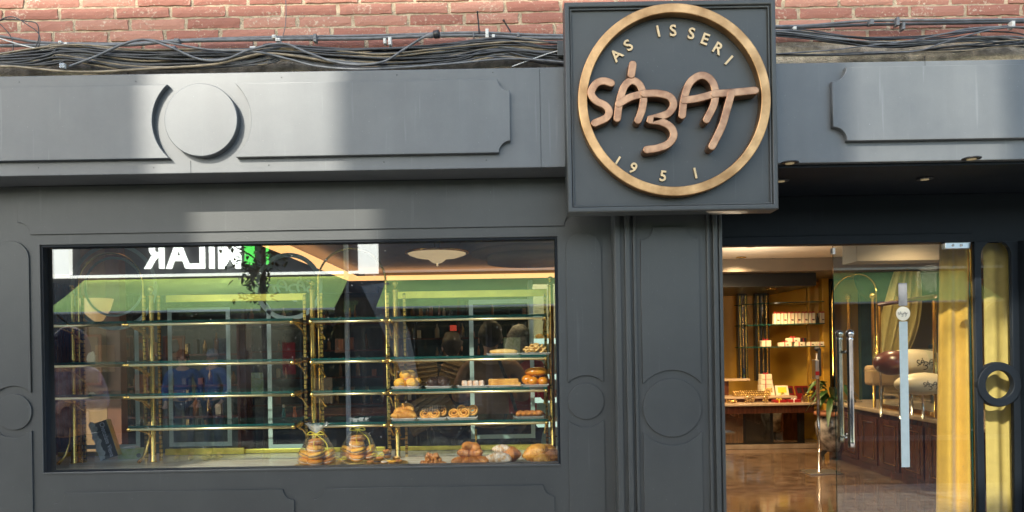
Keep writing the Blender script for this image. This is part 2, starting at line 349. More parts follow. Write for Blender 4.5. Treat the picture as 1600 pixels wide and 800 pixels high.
while z < 4.5:
    x = -4.2 + (0.5 if row % 2 else 0) * pitch - 0.03 * (row % 3)
    while x < 4.3:
        w = pitch - 0.0105; h = 0.0445; j = lambda s=0.0035: rnd.uniform(-s, s)
        yb = BY + j(0.003)
        nx, nz = 7, 3
        # a worn brick: a small grid whose edge wavers and rounds back
        vs = []; fs = []
        for iz in range(nz + 1):
            for ix in range(nx + 1):
                ex = ix in (0, nx); ez = iz in (0, nz)
                px = x + w * ix / nx + (j(0.003) if ex else 0); pz = z + h * iz / nz + (j(0.0022) if ez else 0)
                if ex: px += 0.003 if ix == 0 else -0.003
                vs.append((px, yb + (0.003 if (ex or ez) else 0) + j(0.001), pz))
        for iz in range(nz):
            for ix in range(nx): a = iz*(nx+1)+ix; fs.append((a, a+1, a+nx+2, a+nx+1))
        ring = [i for i in range(nx+1)] + [(k)*(nx+1)+nx for k in range(1, nz+1)] + [nz*(nx+1)+i for i in range(nx-1, -1, -1)] + [k*(nx+1) for k in range(nz-1, 0, -1)]
        b0 = len(vs)
        for i in ring: vs.append((vs[i][0], BY + 0.03, vs[i][2]))
        for q in range(len(ring)): fs.append((ring[q], b0+q, b0+(q+1)%len(ring), ring[(q+1)%len(ring)]))
        mb.add(vs, fs, False); x += pitch
    z += cp; row += 1
mb.build('bricks', 'brick', bw)
# rough rendered band between the bricks and the shop fascia
rb = MB(); nx = 260
vs = []; fs = []
for i in range(nx+1):
    x = -4.2 + 8.6*i/nx
    for k, (dy, zz) in enumerate([(-0.002, 2.62), (-0.016, 2.75), (-0.020, 2.88), (-0.010, 2.945), (0.03, 2.968)]):
        vs.append((x, BY + dy + rnd.uniform(-0.004, 0.004), zz + rnd.uniform(-0.004, 0.004)))
for i in range(nx):
    for k in range(4): a = i*5+k; fs.append((a, a+5, a+6, a+1))
rb.add(vs, fs, True).build('render_band', 'render_band', bw)

# ---------------------------------------------------------- shopfront
sf = empty('shopfront', (0, FY, 0), 'dark grey painted timber shopfront with display window, pilaster and recessed entrance', 'shopfront')
xl, xr = -4.0, 4.2
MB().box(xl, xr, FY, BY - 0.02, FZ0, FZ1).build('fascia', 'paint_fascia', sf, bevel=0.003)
fas = sf.children[-1] if False else [o for o in sf.children if o.name.startswith('fascia')][0]
def fx(u, v): return X(u, v, FY)
def fz(u, v): return Z(u, v, FY)
T = 0.026
cx, cz = fx(319, 191), fz(319, 191); rd = 56.5/F*FY; rg = 77/F*FY
zt, zb_ = fz(318, 134.5), fz(318, 248.5)
hh = (zt - zb_)/2; zc = (zt+zb_)/2
def ang(r, h): return math.degrees(math.asin(h / r))
# left raised panel runs off frame, its right end hollowed round the disc
a1, a2 = 180 - ang(rg, zt - cz), 180 + ang(rg, cz - zb_)
shape('raised_panel', [[(xl + .02, zb_), (xl + .02, zt)] + arc(cx, cz, rg, a1, a2)], FY - T, T, 'paint_fascia', fas, 0.002)
xe = fx(797, 185); nr = 0.048
a3, a4 = -ang(rg, cz - zb_), ang(rg, zt - cz)
shape('raised_panel', [arc(cx, cz, rg, a3, a4) + arc(xe, zt, nr, 180, 270, 12) + arc(xe, zb_, nr, 90, 180, 12)], FY - T, T, 'paint_fascia', fas, 0.002)
shape('disc', [circ(cx, cz, rd)], FY - T - 0.008, T + 0.008, 'paint_fascia', fas, 0.003)
xs = fx(1297, 165); zt2, zb2 = fz(1400, 107), fz(1400, 221)
shape('raised_panel', [arc(xs, zt2, 0.058, 270, 360, 12) + [(xr-.02, zt2), (xr-.02, zb2)] + arc(xs, zb2, 0.058, 0, 90, 12)], FY - T, T, 'paint_fascia', fas, 0.002)

# window wall with the display opening
wx0, wx1 = X(65, 560, WY), X(873.5, 550, WY); wz0, wz1 = Z(475, 734.5, WY), Z(466, 376, WY)
PX0, PX1 = X(962, 560, 3.22), X(1131, 560, 3.22)
shape('wall_panel', [rect(xl, PX0 + 0.01, 0, FZ0 + 0.01), rect(wx0, wx1, wz0, wz1)], WY, 0.05, 'paint', sf, 0.0015)
PT = 0.008
def wp(name, loops): return shape(name, loops, WY - PT, PT, 'paint', sf, 0.0012)
def w(u, v): return X(u, v, WY), Z(u, v, WY)
# long panel over the window: its lower edge and hollow corners
x0, z0 = w(40, 367.5); x1, z1 = w(890, 352.5); z0 = (z0+z1)/2
wp('raised_panel', [arc(x0 - 0.03, z0, 0.055, 90, 0, 10) + arc(x1 + 0.03, z0, 0.055, 180, 90, 10) + [(x1 + 0.03, FZ0 - 0.004), (x0 - 0.03, FZ0 - 0.004)]])
# two narrow arched panels either side with a disc between
def stile(uc, vc, r_in, r_out, uw, vtop, zbot=0.1, corner=True):
    cxx, czz = w(uc, vc); ri, ro, hw = r_in/F*WY, r_out/F*WY, uw/F*WY
    wp('disc', [circ(cxx, czz, ri)])
    ztop = Z(uc, vtop, WY); a = math.degrees(math.acos(hw/ro))
    top = arc(cxx, ztop - hw, hw, 0, 180, 24) if corner else [(cxx+hw, ztop), (cxx-hw, ztop)]
    wp('raised_panel', [top + arc(cxx, czz, ro, 180-a, a, 20)])
    wp('raised_panel', [arc(cxx, czz, ro, 180+a, 360-a, 20) + [(cxx+hw, zbot), (cxx-hw, zbot)]])
stile(915.5, 627, 28, 40.5, 27.5, 363)
stile(23, 643.5, 28, 40.5, 27.5, 377)
# panels below the window
for (ua, ub, va, vb) in ((100, 460, 769.5, 764), (505, 866, 763, 757)):
    xa, za = w(ua, va); xb, zb3 = w(ub, vb); za = (za+zb3)/2
    rr = 0.048
    wp('raised_panel', [[(xa-.04, 0.12)] + arc(xa - 0.04, za, rr, 270, 360, 10) + arc(xb, za, rr, 180, 270, 10) + [(xb, 0.12)]])
# window frame: slim dark rebate and pale lit sill edge
fr = 0.010
shape('window_frame', [rect(wx0 + .0005, wx1 - .0005, wz0 + .0005, wz1 - .0005), rect(wx0 + fr, wx1 - fr, wz0 + fr*0.9, wz1 - fr)], WY + 0.006, 0.07, 'paint_dark', sf, 0.001)
frm = [o for o in sf.children if o.name.startswith('window_frame')][0]
MB().box(wx0 + 0.001, wx1 - 0.001, WY - 0.004, WY + 0.022, wz0 - 0.001, wz0 + 0.008).build('sill', 'paint', frm, bevel=0.002)
MB().box(wx0 + fr, wx1 - fr, WY + 0.040, WY + 0.046, wz0 + fr*0.9, wz1 - fr).build('pane', 'window_glass', frm)

# pilaster
PY = 3.22
MB().box(PX0, PX1, PY, WY + 0.3, 0, FZ0 - 0.002).build('pilaster', 'paint', sf, bevel=0.003)
pil = [o for o in sf.children if o.name.startswith('pilaster')][0]
def px(u): return X(u, 560, PY)
for (u0, u1, d) in ((963, 972, 0.012), (978, 986, 0.022), (991, 996, 0.014), (1106, 1111, 0.014), (1115, 1122, 0.022), (1125, 1130.5, 0.012)):
    MB().box(px(u0), px(u1), PY - d, PY - 0.0005, 0.1, FZ0 - 0.004).build('moulding', 'paint', pil, bevel=0.0035)
cxp, czp = X(1050, 637, PY), Z(1050, 637, PY); ri, ro, hw = 45.5/F*PY, 59/F*PY, 45.5/F*PY
def pp(name, loops): return shape(name, loops, PY - PT, PT - 0.0003, 'paint', pil, 0.0012)
pp('disc', [circ(cxp, czp, ri)])
a = math.degrees(math.acos(hw/ro)); ztp = Z(1050, 354.5, PY); rr = 0.055
pp('raised_panel', [arc(cxp + hw, ztp, rr, 270, 180, 12) + arc(cxp - hw, ztp, rr, 360, 270, 12) + arc(cxp, czp, ro, 180-a, a, 24)])
pp('raised_panel', [arc(cxp, czp, ro, 180+a, 360-a, 24) + [(cxp+hw, 0.12), (cxp-hw, 0.12)]])

# recessed entrance
DY = 3.75
dz1 = Z(1320, 381.5, DY); SX0, SX1 = X(1522, 560, DY), xr
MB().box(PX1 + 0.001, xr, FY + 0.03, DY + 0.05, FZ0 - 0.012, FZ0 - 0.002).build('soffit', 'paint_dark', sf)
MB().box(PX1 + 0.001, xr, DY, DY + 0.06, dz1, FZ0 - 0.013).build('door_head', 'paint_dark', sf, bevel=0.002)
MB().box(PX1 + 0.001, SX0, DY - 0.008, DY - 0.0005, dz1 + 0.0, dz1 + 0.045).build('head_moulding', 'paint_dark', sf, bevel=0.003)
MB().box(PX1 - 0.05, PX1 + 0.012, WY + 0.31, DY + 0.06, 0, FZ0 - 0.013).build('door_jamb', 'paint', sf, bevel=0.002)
mat('spot', (0.30, 0.24, 0.15), 0.5, emit=(1, 0.78, 0.45), es=0.05)
for (u, v) in ((1234, 252.5), (1220, 281), (1445, 278), (1518, 246)):
    b = (PV - v)/F - (u-800)/F*SR; Yd = (FZ0 - 0.012 - EYE)/b; xx = X(u, v, Yd)
    d = MB().lathe([(0.030, 0), (0.036, -0.002), (0.036, -0.006), (0.026, -0.006)], (xx, Yd, FZ0 - 0.0125), 24).build('downlight', 'plastic_black', sf)
    MB().lathe([(0.001, -0.0065), (0.018, -0.0065), (0.018, -0.0085), (0.001, -0.010)], (xx, Yd, FZ0 - 0.0125), 16).build('bulb', 'spot', d)
# side screen: tall slots with a ring between them
cxs, czs = X(1556.5, 600.5, DY), Z(1557.5, 600.5, DY); hw = 23.5/F*DY; ro = 35/F*DY; ri = 22.5/F*DY
zt3 = Z(1555, 376.5, DY); a = math.degrees(math.acos(hw/ro))
SXR = X(1590, 560, DY)
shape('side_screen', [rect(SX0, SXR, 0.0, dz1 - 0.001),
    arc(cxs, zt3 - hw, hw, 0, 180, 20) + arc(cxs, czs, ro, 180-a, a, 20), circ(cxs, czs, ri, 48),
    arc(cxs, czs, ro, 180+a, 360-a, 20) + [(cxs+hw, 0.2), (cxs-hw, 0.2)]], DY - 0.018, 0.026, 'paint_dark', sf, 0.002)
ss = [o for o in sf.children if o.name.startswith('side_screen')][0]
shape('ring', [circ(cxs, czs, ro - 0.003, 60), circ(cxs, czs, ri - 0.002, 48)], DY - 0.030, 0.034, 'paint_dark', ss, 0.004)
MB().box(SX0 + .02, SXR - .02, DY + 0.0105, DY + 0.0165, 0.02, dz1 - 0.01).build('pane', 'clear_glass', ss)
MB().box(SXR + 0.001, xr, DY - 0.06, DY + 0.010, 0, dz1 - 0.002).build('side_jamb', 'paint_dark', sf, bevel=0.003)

for (u_, va_, vb_) in ((298, 251, 271), (843, 108, 268), (1445, 88, 105)):
    MB().box(fx(u_, va_) - .0006, fx(u_, va_) + .0006, FY - .0012, FY + .001, fz(u_, vb_), fz(u_, va_)).build('joint', 'paint_dark', fas)
for (u_, v_) in ((30,128),(212,127),(440,121),(620,117),(770,113),(60,262),(240,262),(420,258),(600,253),(760,250)):
    aim_p = (fx(u_, v_), FY, fz(u_, v_)); MB().ball(aim_p, .0032, 8, (1,.25,1)).build('screw_head', 'paint', fas)
# ---------------------------------------------------------- the square sign
GY = 3.00
sx0, sx1 = X(884.5, 165, GY), X(1214.5, 165, GY); sz0, sz1 = Z(1050, 329, GY), Z(1050, 0.5, GY)
sg = empty('shop_sign', ((sx0+sx1)/2, GY, sz0), 'square dark grey shop sign with a bronze ring, hand drawn lettering and the year 1951', 'sign')
MB().box(sx0 + .004, sx1 - .004, GY + 0.022, FY - 0.001, sz0 + .004, sz1 - .004).build('back_board', 'paint', sg, bevel=0.002)
fw = 0.020
shape('frame', [rect(sx0, sx1, sz0, sz1), rect(sx0+fw, sx1-fw, sz0+fw, sz1-fw)], GY, 0.11 - 0.003, 'paint', sg, 0.005)
shape('inner_frame', [rect(sx0+fw+.001, sx1-fw-.001, sz0+fw+.001, sz1-fw-.001), rect(sx0+fw+.009, sx1-fw-.009, sz0+fw+.009, sz1-fw-.009)], GY + 0.010, 0.012, 'paint', sg, 0.003)
BF = GY + 0.022
rcx, rcz = X(1053.5, 156, GY - .02), Z(1053.5, 156, GY - .02); RR = 150.5/F*(GY-.02)
shape('ring', [circ(rcx, rcz, RR, 128), circ(rcx, rcz, RR*0.902, 128)], BF - 0.047, 0.0465, 'bronze', sg, 0.003)
lcx, lcz = X(1055, 156, GY-.03), Z(1055, 156, GY-.03); LR = 152/F*(GY-.03)
kk = 0
for nm, strokes in LOGO:
    first = None
    for st in strokes:
        pts = [Vector((lcx + p.x*LR, lcz + p.y*LR)) for p in spline([(x, y, 0) for x, y in st], 7)]
        kk += 1; d = 0.052 + 0.0013*kk
        o = shape('letter' if first is None else 'stroke', [stroke_outline(pts, 0.0315)], BF - d, d - 0.0005, 'bronze_red', sg if first is None else first, 0.003)
        if first is None: first = o
def rl(ch, zx, zy, k=0.8, s=0.064, name='letter', top=True):
    u, v = 800 + zx/2, zy/2; p = at(u, v, BF - 0.005)
    dx, dy = zx - 510, 312 - zy; a = math.atan2(-dx, dy) if top else math.atan2(dx, -dy)
    text(ch, s, 'gold_letter', sg, (p.x, BF - 0.0045, p.z), name, 0.004, a*k, bold=0.0012)
for ch, zx, zy in (('A',327,174),('S',364,144),('I',457,100),('S',503,98),('S',560,107),('E',602,124),('R',642,153),('I',676,190)): rl(ch, zx, zy)
for ch, zx, zy in (('1',328,506),('9',378,527),('5',472,552),('1',573,543)): rl(ch, zx, zy, 0.75, 0.060, 'digit', False)
# small junction box beside the sign
jb = empty('junction_box', (X(878, 80, 3.3), 3.30, Z(878, 92, 3.3)), 'small grey junction box tucked against the left edge of the square sign', 'box')
o0 = jb.location
MB().box(o0.x-.02, o0.x+.012, 3.28, 3.37, o0.z, o0.z+.075).build('box', 'paint', jb, bevel=0.003)
MB().box(o0.x-.022, o0.x+.010, 3.272, 3.2795, o0.z+.004, o0.z+.071).build('lid', 'paint', jb, bevel=0.002)

# ---------------------------------------------------------- conduits and cables on the wall
def pl(lst, Y, n=10, sag=0.0):
    return [at(p[0], p[1], Y) + Vector((0, 0, 0)) for p in [tuple(q) for q in spline([(a, b, 0) for a, b in lst], n)]]
def cable(lst, Y, r, m, label, group=None, name='cable', n=10):
    o = MB().tube(pl(lst, Y, n), r, 7).build(name, m, at0=at(lst[0][0], lst[0][1], Y)); tag(o, label, 'cable' if name == 'cable' else 'conduit', group); return o
Yc = 3.345
cable([(-30,52),(20,60),(60,66),(110,68),(200,68),(300,62),(430,58),(560,56),(640,54),(740,51),(820,54),(900,56)], 3.352, 0.0065, 'cable_grey', 'upper grey conduit running straight along the bricks left of the sign', name='conduit')
cable([(-30,72),(40,71),(100,71),(200,70),(280,64.5),(430,61.5),(560,60.5),(640,57.5),(740,55.5),(820,59),(900,60)], 3.345, 0.0078, 'cable_grey', 'lower grey conduit just under its thinner twin left of the sign', name='conduit')
cable([(1190,41),(1260,40),(1340,33.5),(1400,32),(1500,31.5),(1620,30)], 3.352, 0.0062, 'cable_grey', 'upper grey conduit running along the bricks right of the sign', name='conduit')
cable([(1190,42.5),(1260,42.5),(1340,39),(1400,37.5),(1500,36),(1620,33.5)], 3.345, 0.0072, 'cable_black', 'thicker black conduit below the upper one right of the sign', name='conduit')
G1 = 'thin cables bundled along the wall left of the sign'; G2 = 'thin cables bundled along the wall right of the sign'
L1 = 'thin black cable in the tangled bundle above the long left fascia'; L2 = 'thin black cable in the loose bundle above the right fascia'
L3 = 'dusty tan cable in the tangled bundle above the long left fascia'; L4 = 'dusty tan cable in the loose bundle above the right fascia'
knots = [(-30,96,6),(60,90,12),(110,82,10),(200,92,12),(300,92,12),(395,88,10),(440,80,9),(520,90,11),(600,92,13),(700,84,12),(780,74,12),(850,82,13),(905,84,16)]
for i in range(60):
    ph = (i*7 % 60)/60.0*2 - 1; dr = rnd.uniform(-.35, .35); pts = []
    for (u, v, s) in knots:
        ph = max(-1, min(1, ph + rnd.uniform(-.42, .42)))
        pts.append((u + rnd.uniform(-18, 18), min(v + ph*s*1.25, 111)))
    tan = i % 4 == 3
    cable(pts, 3.325 - 0.0042*(i % 9), rnd.choice([0.0030, 0.0038, 0.0046]), 'cable_tan' if tan else ('cable_grey' if i % 3 == 0 else 'cable_black'), L3 if tan else L1, G1)
knots = [(1190,52,4),(1240,52,6),(1300,60,6),(1380,66,8),(1450,62,9),(1520,54,10),(1580,56,14),(1625,60,16)]
for i in range(18):
    pts = []; ph = i/9.0 - 1
    for (u, v, s) in knots:
        ph = max(-1, min(1, ph + rnd.uniform(-.5, .5))); pts.append((u + rnd.uniform(-12, 12), v + ph*s))
    cable(pts, 3.33 - 0.005*(i % 5), rnd.choice([0.0026, 0.0034, 0.004]), 'cable_grey' if i % 3 == 0 else 'cable_black', L2, G2)
for i in range(9):
    y = 84 + i % 3
    pts = [(1190, y + rnd.uniform(-2,2)), (1260, y+1), (1340, y - 1 + rnd.uniform(-2,1)), (1420, y-3-rnd.uniform(0,3)), (1500, 78 - rnd.uniform(-3, 8)), (1570, 76-rnd.uniform(0,12)), (1630, 74-rnd.uniform(0,18))]
    tan = i % 4 == 2
    cable(pts, 3.32 - 0.005*(i % 4), rnd.choice([0.0026, 0.0034]), 'cable_tan' if tan else 'cable_black', L4 if tan else L2, G2)
# singled-out cables
cable([(110,103),(150,88),(190,70),(225,62),(262,72),(310,92),(350,93),(390,78),(440,68),(480,82),(520,96),(560,101),(600,96),(630,78),(655,62),(668,56)], 3.27, 0.0052, 'cable_grey', 'smooth grey cable that dips in a long curve and ends in the round black plug')
cable([(108,104),(160,84),(200,66),(232,62),(280,70),(330,78),(400,81),(450,92),(500,104),(580,108),(700,100),(800,92),(890,98)], 3.275, 0.0046, 'cable_grey', 'smooth grey cable arching up beside the white terminal block then sinking low')
cable([(-20,104),(20,104),(60,108),(110,112),(160,112),(240,107),(330,101),(380,90),(410,84),(450,86),(520,97)], 3.28, 0.0058, 'cable_tan', 'thick dusty cable sagging onto the render at the far left')
cable([(446,-12),(447,20),(445,45),(438,66)], 3.345, 0.0018, 'cable_grey', 'single thin wire dropping from above down the bricks to the bundle')
cable([(-10,36),(18,26),(45,40),(60,52),(62,66),(56,84)], 3.30, 0.0024, 'cable_black', 'thin black wire looping high over the bricks at the far left')
cable([(-10,34),(14,30),(40,33),(58,38),(60,62),(50,82)], 3.305, 0.0024, 'cable_black', 'second thin wire looping over the bricks at the far left')
cable([(-10,28),(12,50),(20,66),(20,84)], 3.31, 0.0022, 'cable_black', 'short thin wire hanging near the left edge of the photo')
cable([(-20,50),(0,60),(40,72),(80,80),(100,82)], 3.30, 0.003, 'plastic_white', 'pale wire slanting down from the left edge into the bundle')
cable([(1350,82),(1430,80),(1470,68),(1510,56),(1560,44),(1605,42)], 3.29, 0.003, 'cable_grey', 'grey cable climbing diagonally to the white clips at the right')
cable([(1215,84),(1290,79),(1350,72),(1420,64),(1480,52),(1520,47),(1575,40)], 3.295, 0.0028, 'cable_grey', 'long thin cable slanting up across the render right of the sign')
cable([(800,104),(850,86),(875,78),(885,70)], 3.285, 0.0026, 'plastic_white', 'pale thin cable rising to the junction box')
# plug
def aim(mb, p, d):
    q = Vector(d).to_track_quat('Z', 'Y').to_matrix().to_4x4(); return mb.xf(Matrix.Translation(p) @ q)
p = at(664, 57, 3.27); plg = empty('plug', p, 'round black rubber plug socket at the end of the grey cable', 'plug'); dd = at(686, 53, 3.262) - p
aim(MB().lathe([(0.004,0),(0.0075,0.002),(0.009,0.012),(0.0125,0.022),(0.0125,0.045)], (0,0,0), 20), p, dd).build('body', 'cable_grey', plg)
aim(MB().lathe([(0.0155,0.040),(0.018,0.043),(0.0185,0.062),(0.0165,0.066),(0.0125,0.064),(0.012,0.048)], (0,0,0), 24), p, dd).build('collar', 'plastic_black', plg)
# terminal block
p = at(98, 103, 3.262); tb = empty('terminal_block', p, 'white terminal block with four screw holes on the left cables', 'connector')
mbx = MB()
mbx.box(p.x-.011, p.x+.011, p.y-.003, p.y+.010, p.z-.011, p.z+.011)
mbx.build('block', 'plastic_white', tb, bevel=0.002)
for sx in (-1, 1):
    for s in (-1, 1): 
        aim(MB().lathe([(0.005,0),(0.005,0.006),(0.003,0.006),(0.003,0.002)], (0,0,0), 12), Vector((p.x+sx*.0055, p.y-.002, p.z+s*.0055)), (0,-1,0)).build('screw_hole', 'steel', tb)
# clips and ties
def clip(u, v, w_, h_, Y, m, label, k=0):
    p = at(u, v, Y); o = empty('cable_clip', p, label, 'clip', 'clips holding the conduits to the wall')
    MB().box(p.x-w_/2, p.x+w_/2, Y - 0.004, Y + 0.028, p.z-h_/2, p.z+h_/2).build('strap', m, o, bevel=0.0015)
    MB().box(p.x-w_*.35, p.x+w_*.35, Y - 0.006, Y - 0.0035, p.z-h_*.18, p.z+h_*.18).build('buckle', m, o, bevel=0.001)
for (u, v, w_, h_, lab) in ((94,66,.014,.012,'small white clip on the upper conduit at the far left'),(103,70,.016,.022,'white clip just above the terminal block'),(276,63.5,.022,.018,'grey sleeve clip on the lower conduit left of the disc'),
    (272,74,.012,.012,'short metal clip tab below the conduits above the disc'),(428,57,.016,.014,'pale clip where the thin wire meets the upper conduit'),(434,62,.02,.014,'pale clip on the lower conduit beside the hanging wire'),
    (395,76,.026,.02,'cream clip gripping the bundle above the fascia middle'),(492,59,.014,.034,'dark curled clip bridging both conduits'),(601,64,.012,.024,'left one of two small white clips before the plug'),(609,64,.014,.036,'right one of two small white clips before the plug'),
    (740,54,.006,.024,'thin tie round both conduits near the iron nail'),(761,52,.014,.040,'tall pale clip between the two iron nails'),(771,60,.013,.036,'white clip hooked down over the cable bundle'),(810,54,.010,.020,'dark tie on the conduits near the sign'),
    (1242,44,.014,.014,'white clip close to the right edge of the sign'),(1362,34,.018,.024,'dark clip bridging both conduits right of the sign'),(1403,33,.013,.036,'left one of the paired clips right of the sign'),(1412,40,.012,.032,'right one of the paired clips right of the sign'),(1583,38,.015,.03,'white clip near the right edge of the photo')):
    clip(u, v, w_, h_, 3.325, 'plastic_white' if 'white' in lab or 'pale' in lab or 'cream' in lab else 'cable_grey', lab)
def nail(a, b, lab):
    A, B = at(*a, 3.33), at(*b, 3.33); o = empty('iron_nail', B, lab, 'nail')
    MB().tube([B, A], 0.0035, 8).build('shank', 'iron', o); MB().ball(A, 0.0055, 10).build('head', 'iron', o)
nail((746,19),(749,52),'long upright iron nail standing behind the conduits'); nail((787,32),(798,50),'slanting iron nail nearer the sign')
# ================================================================== DISPLAY WINDOW
def slotted(name, c1, c2):
    m = mat(name, c1, 0.22, 1.0); n = m.node_tree; p = n.nodes['Principled BSDF']
    tc = n.nodes.new('ShaderNodeTexCoord'); sp = n.nodes.new('ShaderNodeSeparateXYZ'); n.links.new(tc.outputs['Object'], sp.inputs[0])
    a = n.nodes.new('ShaderNodeMath'); a.operation = 'MULTIPLY'; a.inputs[1].default_value = 45; n.links.new(sp.outputs[2], a.inputs[0])
    f = n.nodes.new('ShaderNodeMath'); f.operation = 'FRACT'; n.links.new(a.outputs[0], f.inputs[0])
    g_ = n.nodes.new('ShaderNodeMath'); g_.operation = 'GREATER_THAN'; g_.inputs[1].default_value = 0.74; n.links.new(f.outputs[0], g_.inputs[0])
    mx = n.nodes.new('ShaderNodeMix'); mx.data_type = 'RGBA'; n.links.new(g_.outputs[0], mx.inputs[0]); mx.inputs[6].default_value = (*c1, 1); mx.inputs[7].default_value = (*c2, 1)
    n.links.new(mx.outputs[2], p.inputs['Base Color'])
slotted('brass_slotted', (0.80, 0.55, 0.17), (0.06, 0.04, 0.015))
SF, SB, PB = 3.50, 3.81, 3.98           # shelf front, shelf back, partition
FZ = 1.055                              # display floor
dx0, dx1 = -2.62, 0.62
fl = MB().box(dx0, dx1, WY + 0.07, PB + 0.06, FZ - 0.03, FZ).build('marble_counter', 'marble', at0=Vector((0, 3.6, FZ - 0.03)), bevel=0.002)
tag(fl, 'polished beige marble base of the display window', 'counter')
# joinery under the base and the return walls of the window bay
wb = empty('window_bay', (0, 3.7, 0.0), 'plain boxed-in bay that carries the display base and closes its ends', 'partition wall')
MB().box(dx0, dx1, WY + 0.07, PB + 0.06, 0, FZ - 0.031).build('plinth', 'paint_dark', wb)
MB().box(dx0 - .03, dx0, WY + 0.07, PB + 0.06, FZ, 2.3).build('end_panel', 'paint_dark', wb)
MB().box(dx1, dx1 + .03, WY + 0.07, PB + 0.06, FZ, 2.3).build('end_panel', 'mustard' if 'mustard' in M else 'brass', wb)
BAYS = [('far left', 82, 195, (0,1,2), True), ('wide left', 200, 457, (0,1,2,3), False), ('narrow middle', 487, 600, (0,1,2,3), True), ('wide right', 611, 853, (0,1,2,3), False)]
RV = [(502.0), (565.2), (615.6), (665.8)]      # rod heights read at u=540
RZ = [Z(540, v, SF) for v in RV]
stands = []
ordn = ['top', 'second', 'third', 'lowest']
glass_top = [z + 0.018 for z in RZ]
for bi, (bn, ua, ub, ks, archd) in enumerate(BAYS):
    xa, xb = X(ua, 565, SF), X(ub, 565, SF)
    rk = empty('shelf_rack', ((xa+xb)/2, SB, FZ), 'brass and glass shelf rack filling the %s bay of the display window' % bn, 'shelf rack', 'brass shelf racks in the display window')
    lv = 'A%d' % bi
    for k in ks:
        z = RZ[k]
        MB().tube([(xa, SF, z), (xb, SF, z)], 0.0062, 12).build('rod', 'brass_rod', rk)
        gl = MB(); gl.m = 0; x0_, x1_ = xa - .004, xb + .004
        zz0, zz1 = z + 0.008, z + 0.018; v = [(x0_,SF-.002,zz0),(x1_,SF-.002,zz0),(x1_,SB,zz0),(x0_,SB,zz0),(x0_,SF-.002,zz1),(x1_,SF-.002,zz1),(x1_,SB,zz1),(x0_,SB,zz1)]
        gl.add(v, [(0,3,2,1),(4,5,6,7)]); gl.m = 1; gl.add(v, [(0,1,5,4),(1,2,6,5),(2,3,7,6),(3,0,4,7)])
        gl.build('glass_shelf', ['shelf_glass', 'glass_edge'], rk)
        for x in (xa, xb):
            s = 1 if x == xa else -1
            # bracket: socket, arm and curled brace in the plane across the window
            b = MB(); b.lathe([(0.0085,-.008),(0.0085,.008)], (0,0,0), 14).xf(Matrix.Translation((x, SF, z)) @ Matrix.Rotation(R(90), 4, 'Y'))
            b.box(x-.004, x+.004, SF, 3.745, z - .006, z + .005)
            b.tube([(x, SF + .06, z-.004), (x, SF+.10, z-.016), (x, SF+.16, z-.03), (x, 3.72, z-.062), (x, 3.745, z-.075)], 0.0048, 8)
            b.tube([(x, SF + .10, z-.012), (x, SF+.125, z-.020), (x, SF+.135, z-.010), (x, SF+.12, z-.004)], 0.0035, 6)
            b.build('bracket', 'brass', rk, bevel=0.001)
    if archd:
        xl_, xr_ = (X(122, 445, 3.75), X(223, 440, 3.75)) if bi == 0 else (X(496.5, 445, 3.75), X(602.5, 440, 3.75))
        c_, r_ = (xl_+xr_)/2, (xr_-xl_)/2; zc_ = (Z(173, 396, 3.75) if bi == 0 else Z(548, 388, 3.75)) - r_
        MB().tube([(xl_, 3.75, FZ), (xl_, 3.75, zc_)] + [(c_ + r_*math.cos(R(180-6*i)), 3.75, zc_ + r_*math.sin(R(6*i))) for i in range(1, 30)] + [(xr_, 3.75, zc_), (xr_, 3.75, FZ)], 0.0052, 8).build('arch', 'brass', rk)
# posts between the bays
def post_cluster(us, um, vtop, lab, flare=False):
    xm = X(um, 560, 3.72); o = empty('brass_post', (xm, 3.72, FZ), lab, 'post', 'polished brass posts carrying the shelves'); zt_ = Z(um, vtop, 3.72)
    MB().lathe([(0.0165,0),(0.0165,.004),(0.0135,.010),(0.0135, zt_-FZ-.05),(0.015, zt_-FZ-.048),(0.015,zt_-FZ-.040),(0.007,zt_-FZ-.034),(0.006,zt_-FZ-.022)], (xm, 3.72, FZ), 24).build('shaft', 'brass', o)
    MB().ball((xm, 3.72, zt_ - .010), 0.0145, 16).build('finial', 'brass', o)
    for u in us:
        x = X(u, 560, 3.75); MB().box(x-.0065, x+.0065, 3.745, 3.757, FZ, Z(u, 458 if u > 250 else 462, 3.75)).build('slotted_strip', 'brass_slotted', o, bevel=0.001)
        MB().box(min(x, xm), max(x, xm), 3.735, 3.743, FZ+.09, FZ+.096).build('tie_bar', 'brass', o)
    if flare:
        MB().tube([(xm - .012, 3.715, FZ+.18), (xm-.018, 3.71, FZ+.10), (xm-.028, 3.69, FZ+.04), (xm-.045, 3.66, FZ+.006)], [.004,.006,.007,.009], 10).build('foot', 'brass', o)
post_cluster((122, 130), 113, 447, 'leftmost brass post cluster beside the patterned box', True)
post_cluster((226, 249), 237, 449, 'brass post cluster left of the wide left shelves, ball finial on top', True)
post_cluster((477, 503), 489, 440, 'brass post cluster right of the wide left shelves, behind a bagged stack of biscuits')
post_cluster((607, 633), 619, 440, 'brass post cluster between the narrow shelves and the shelves with pastries')
post_cluster((853, 873), 862, 433, 'rightmost brass post cluster at the right end of the window')
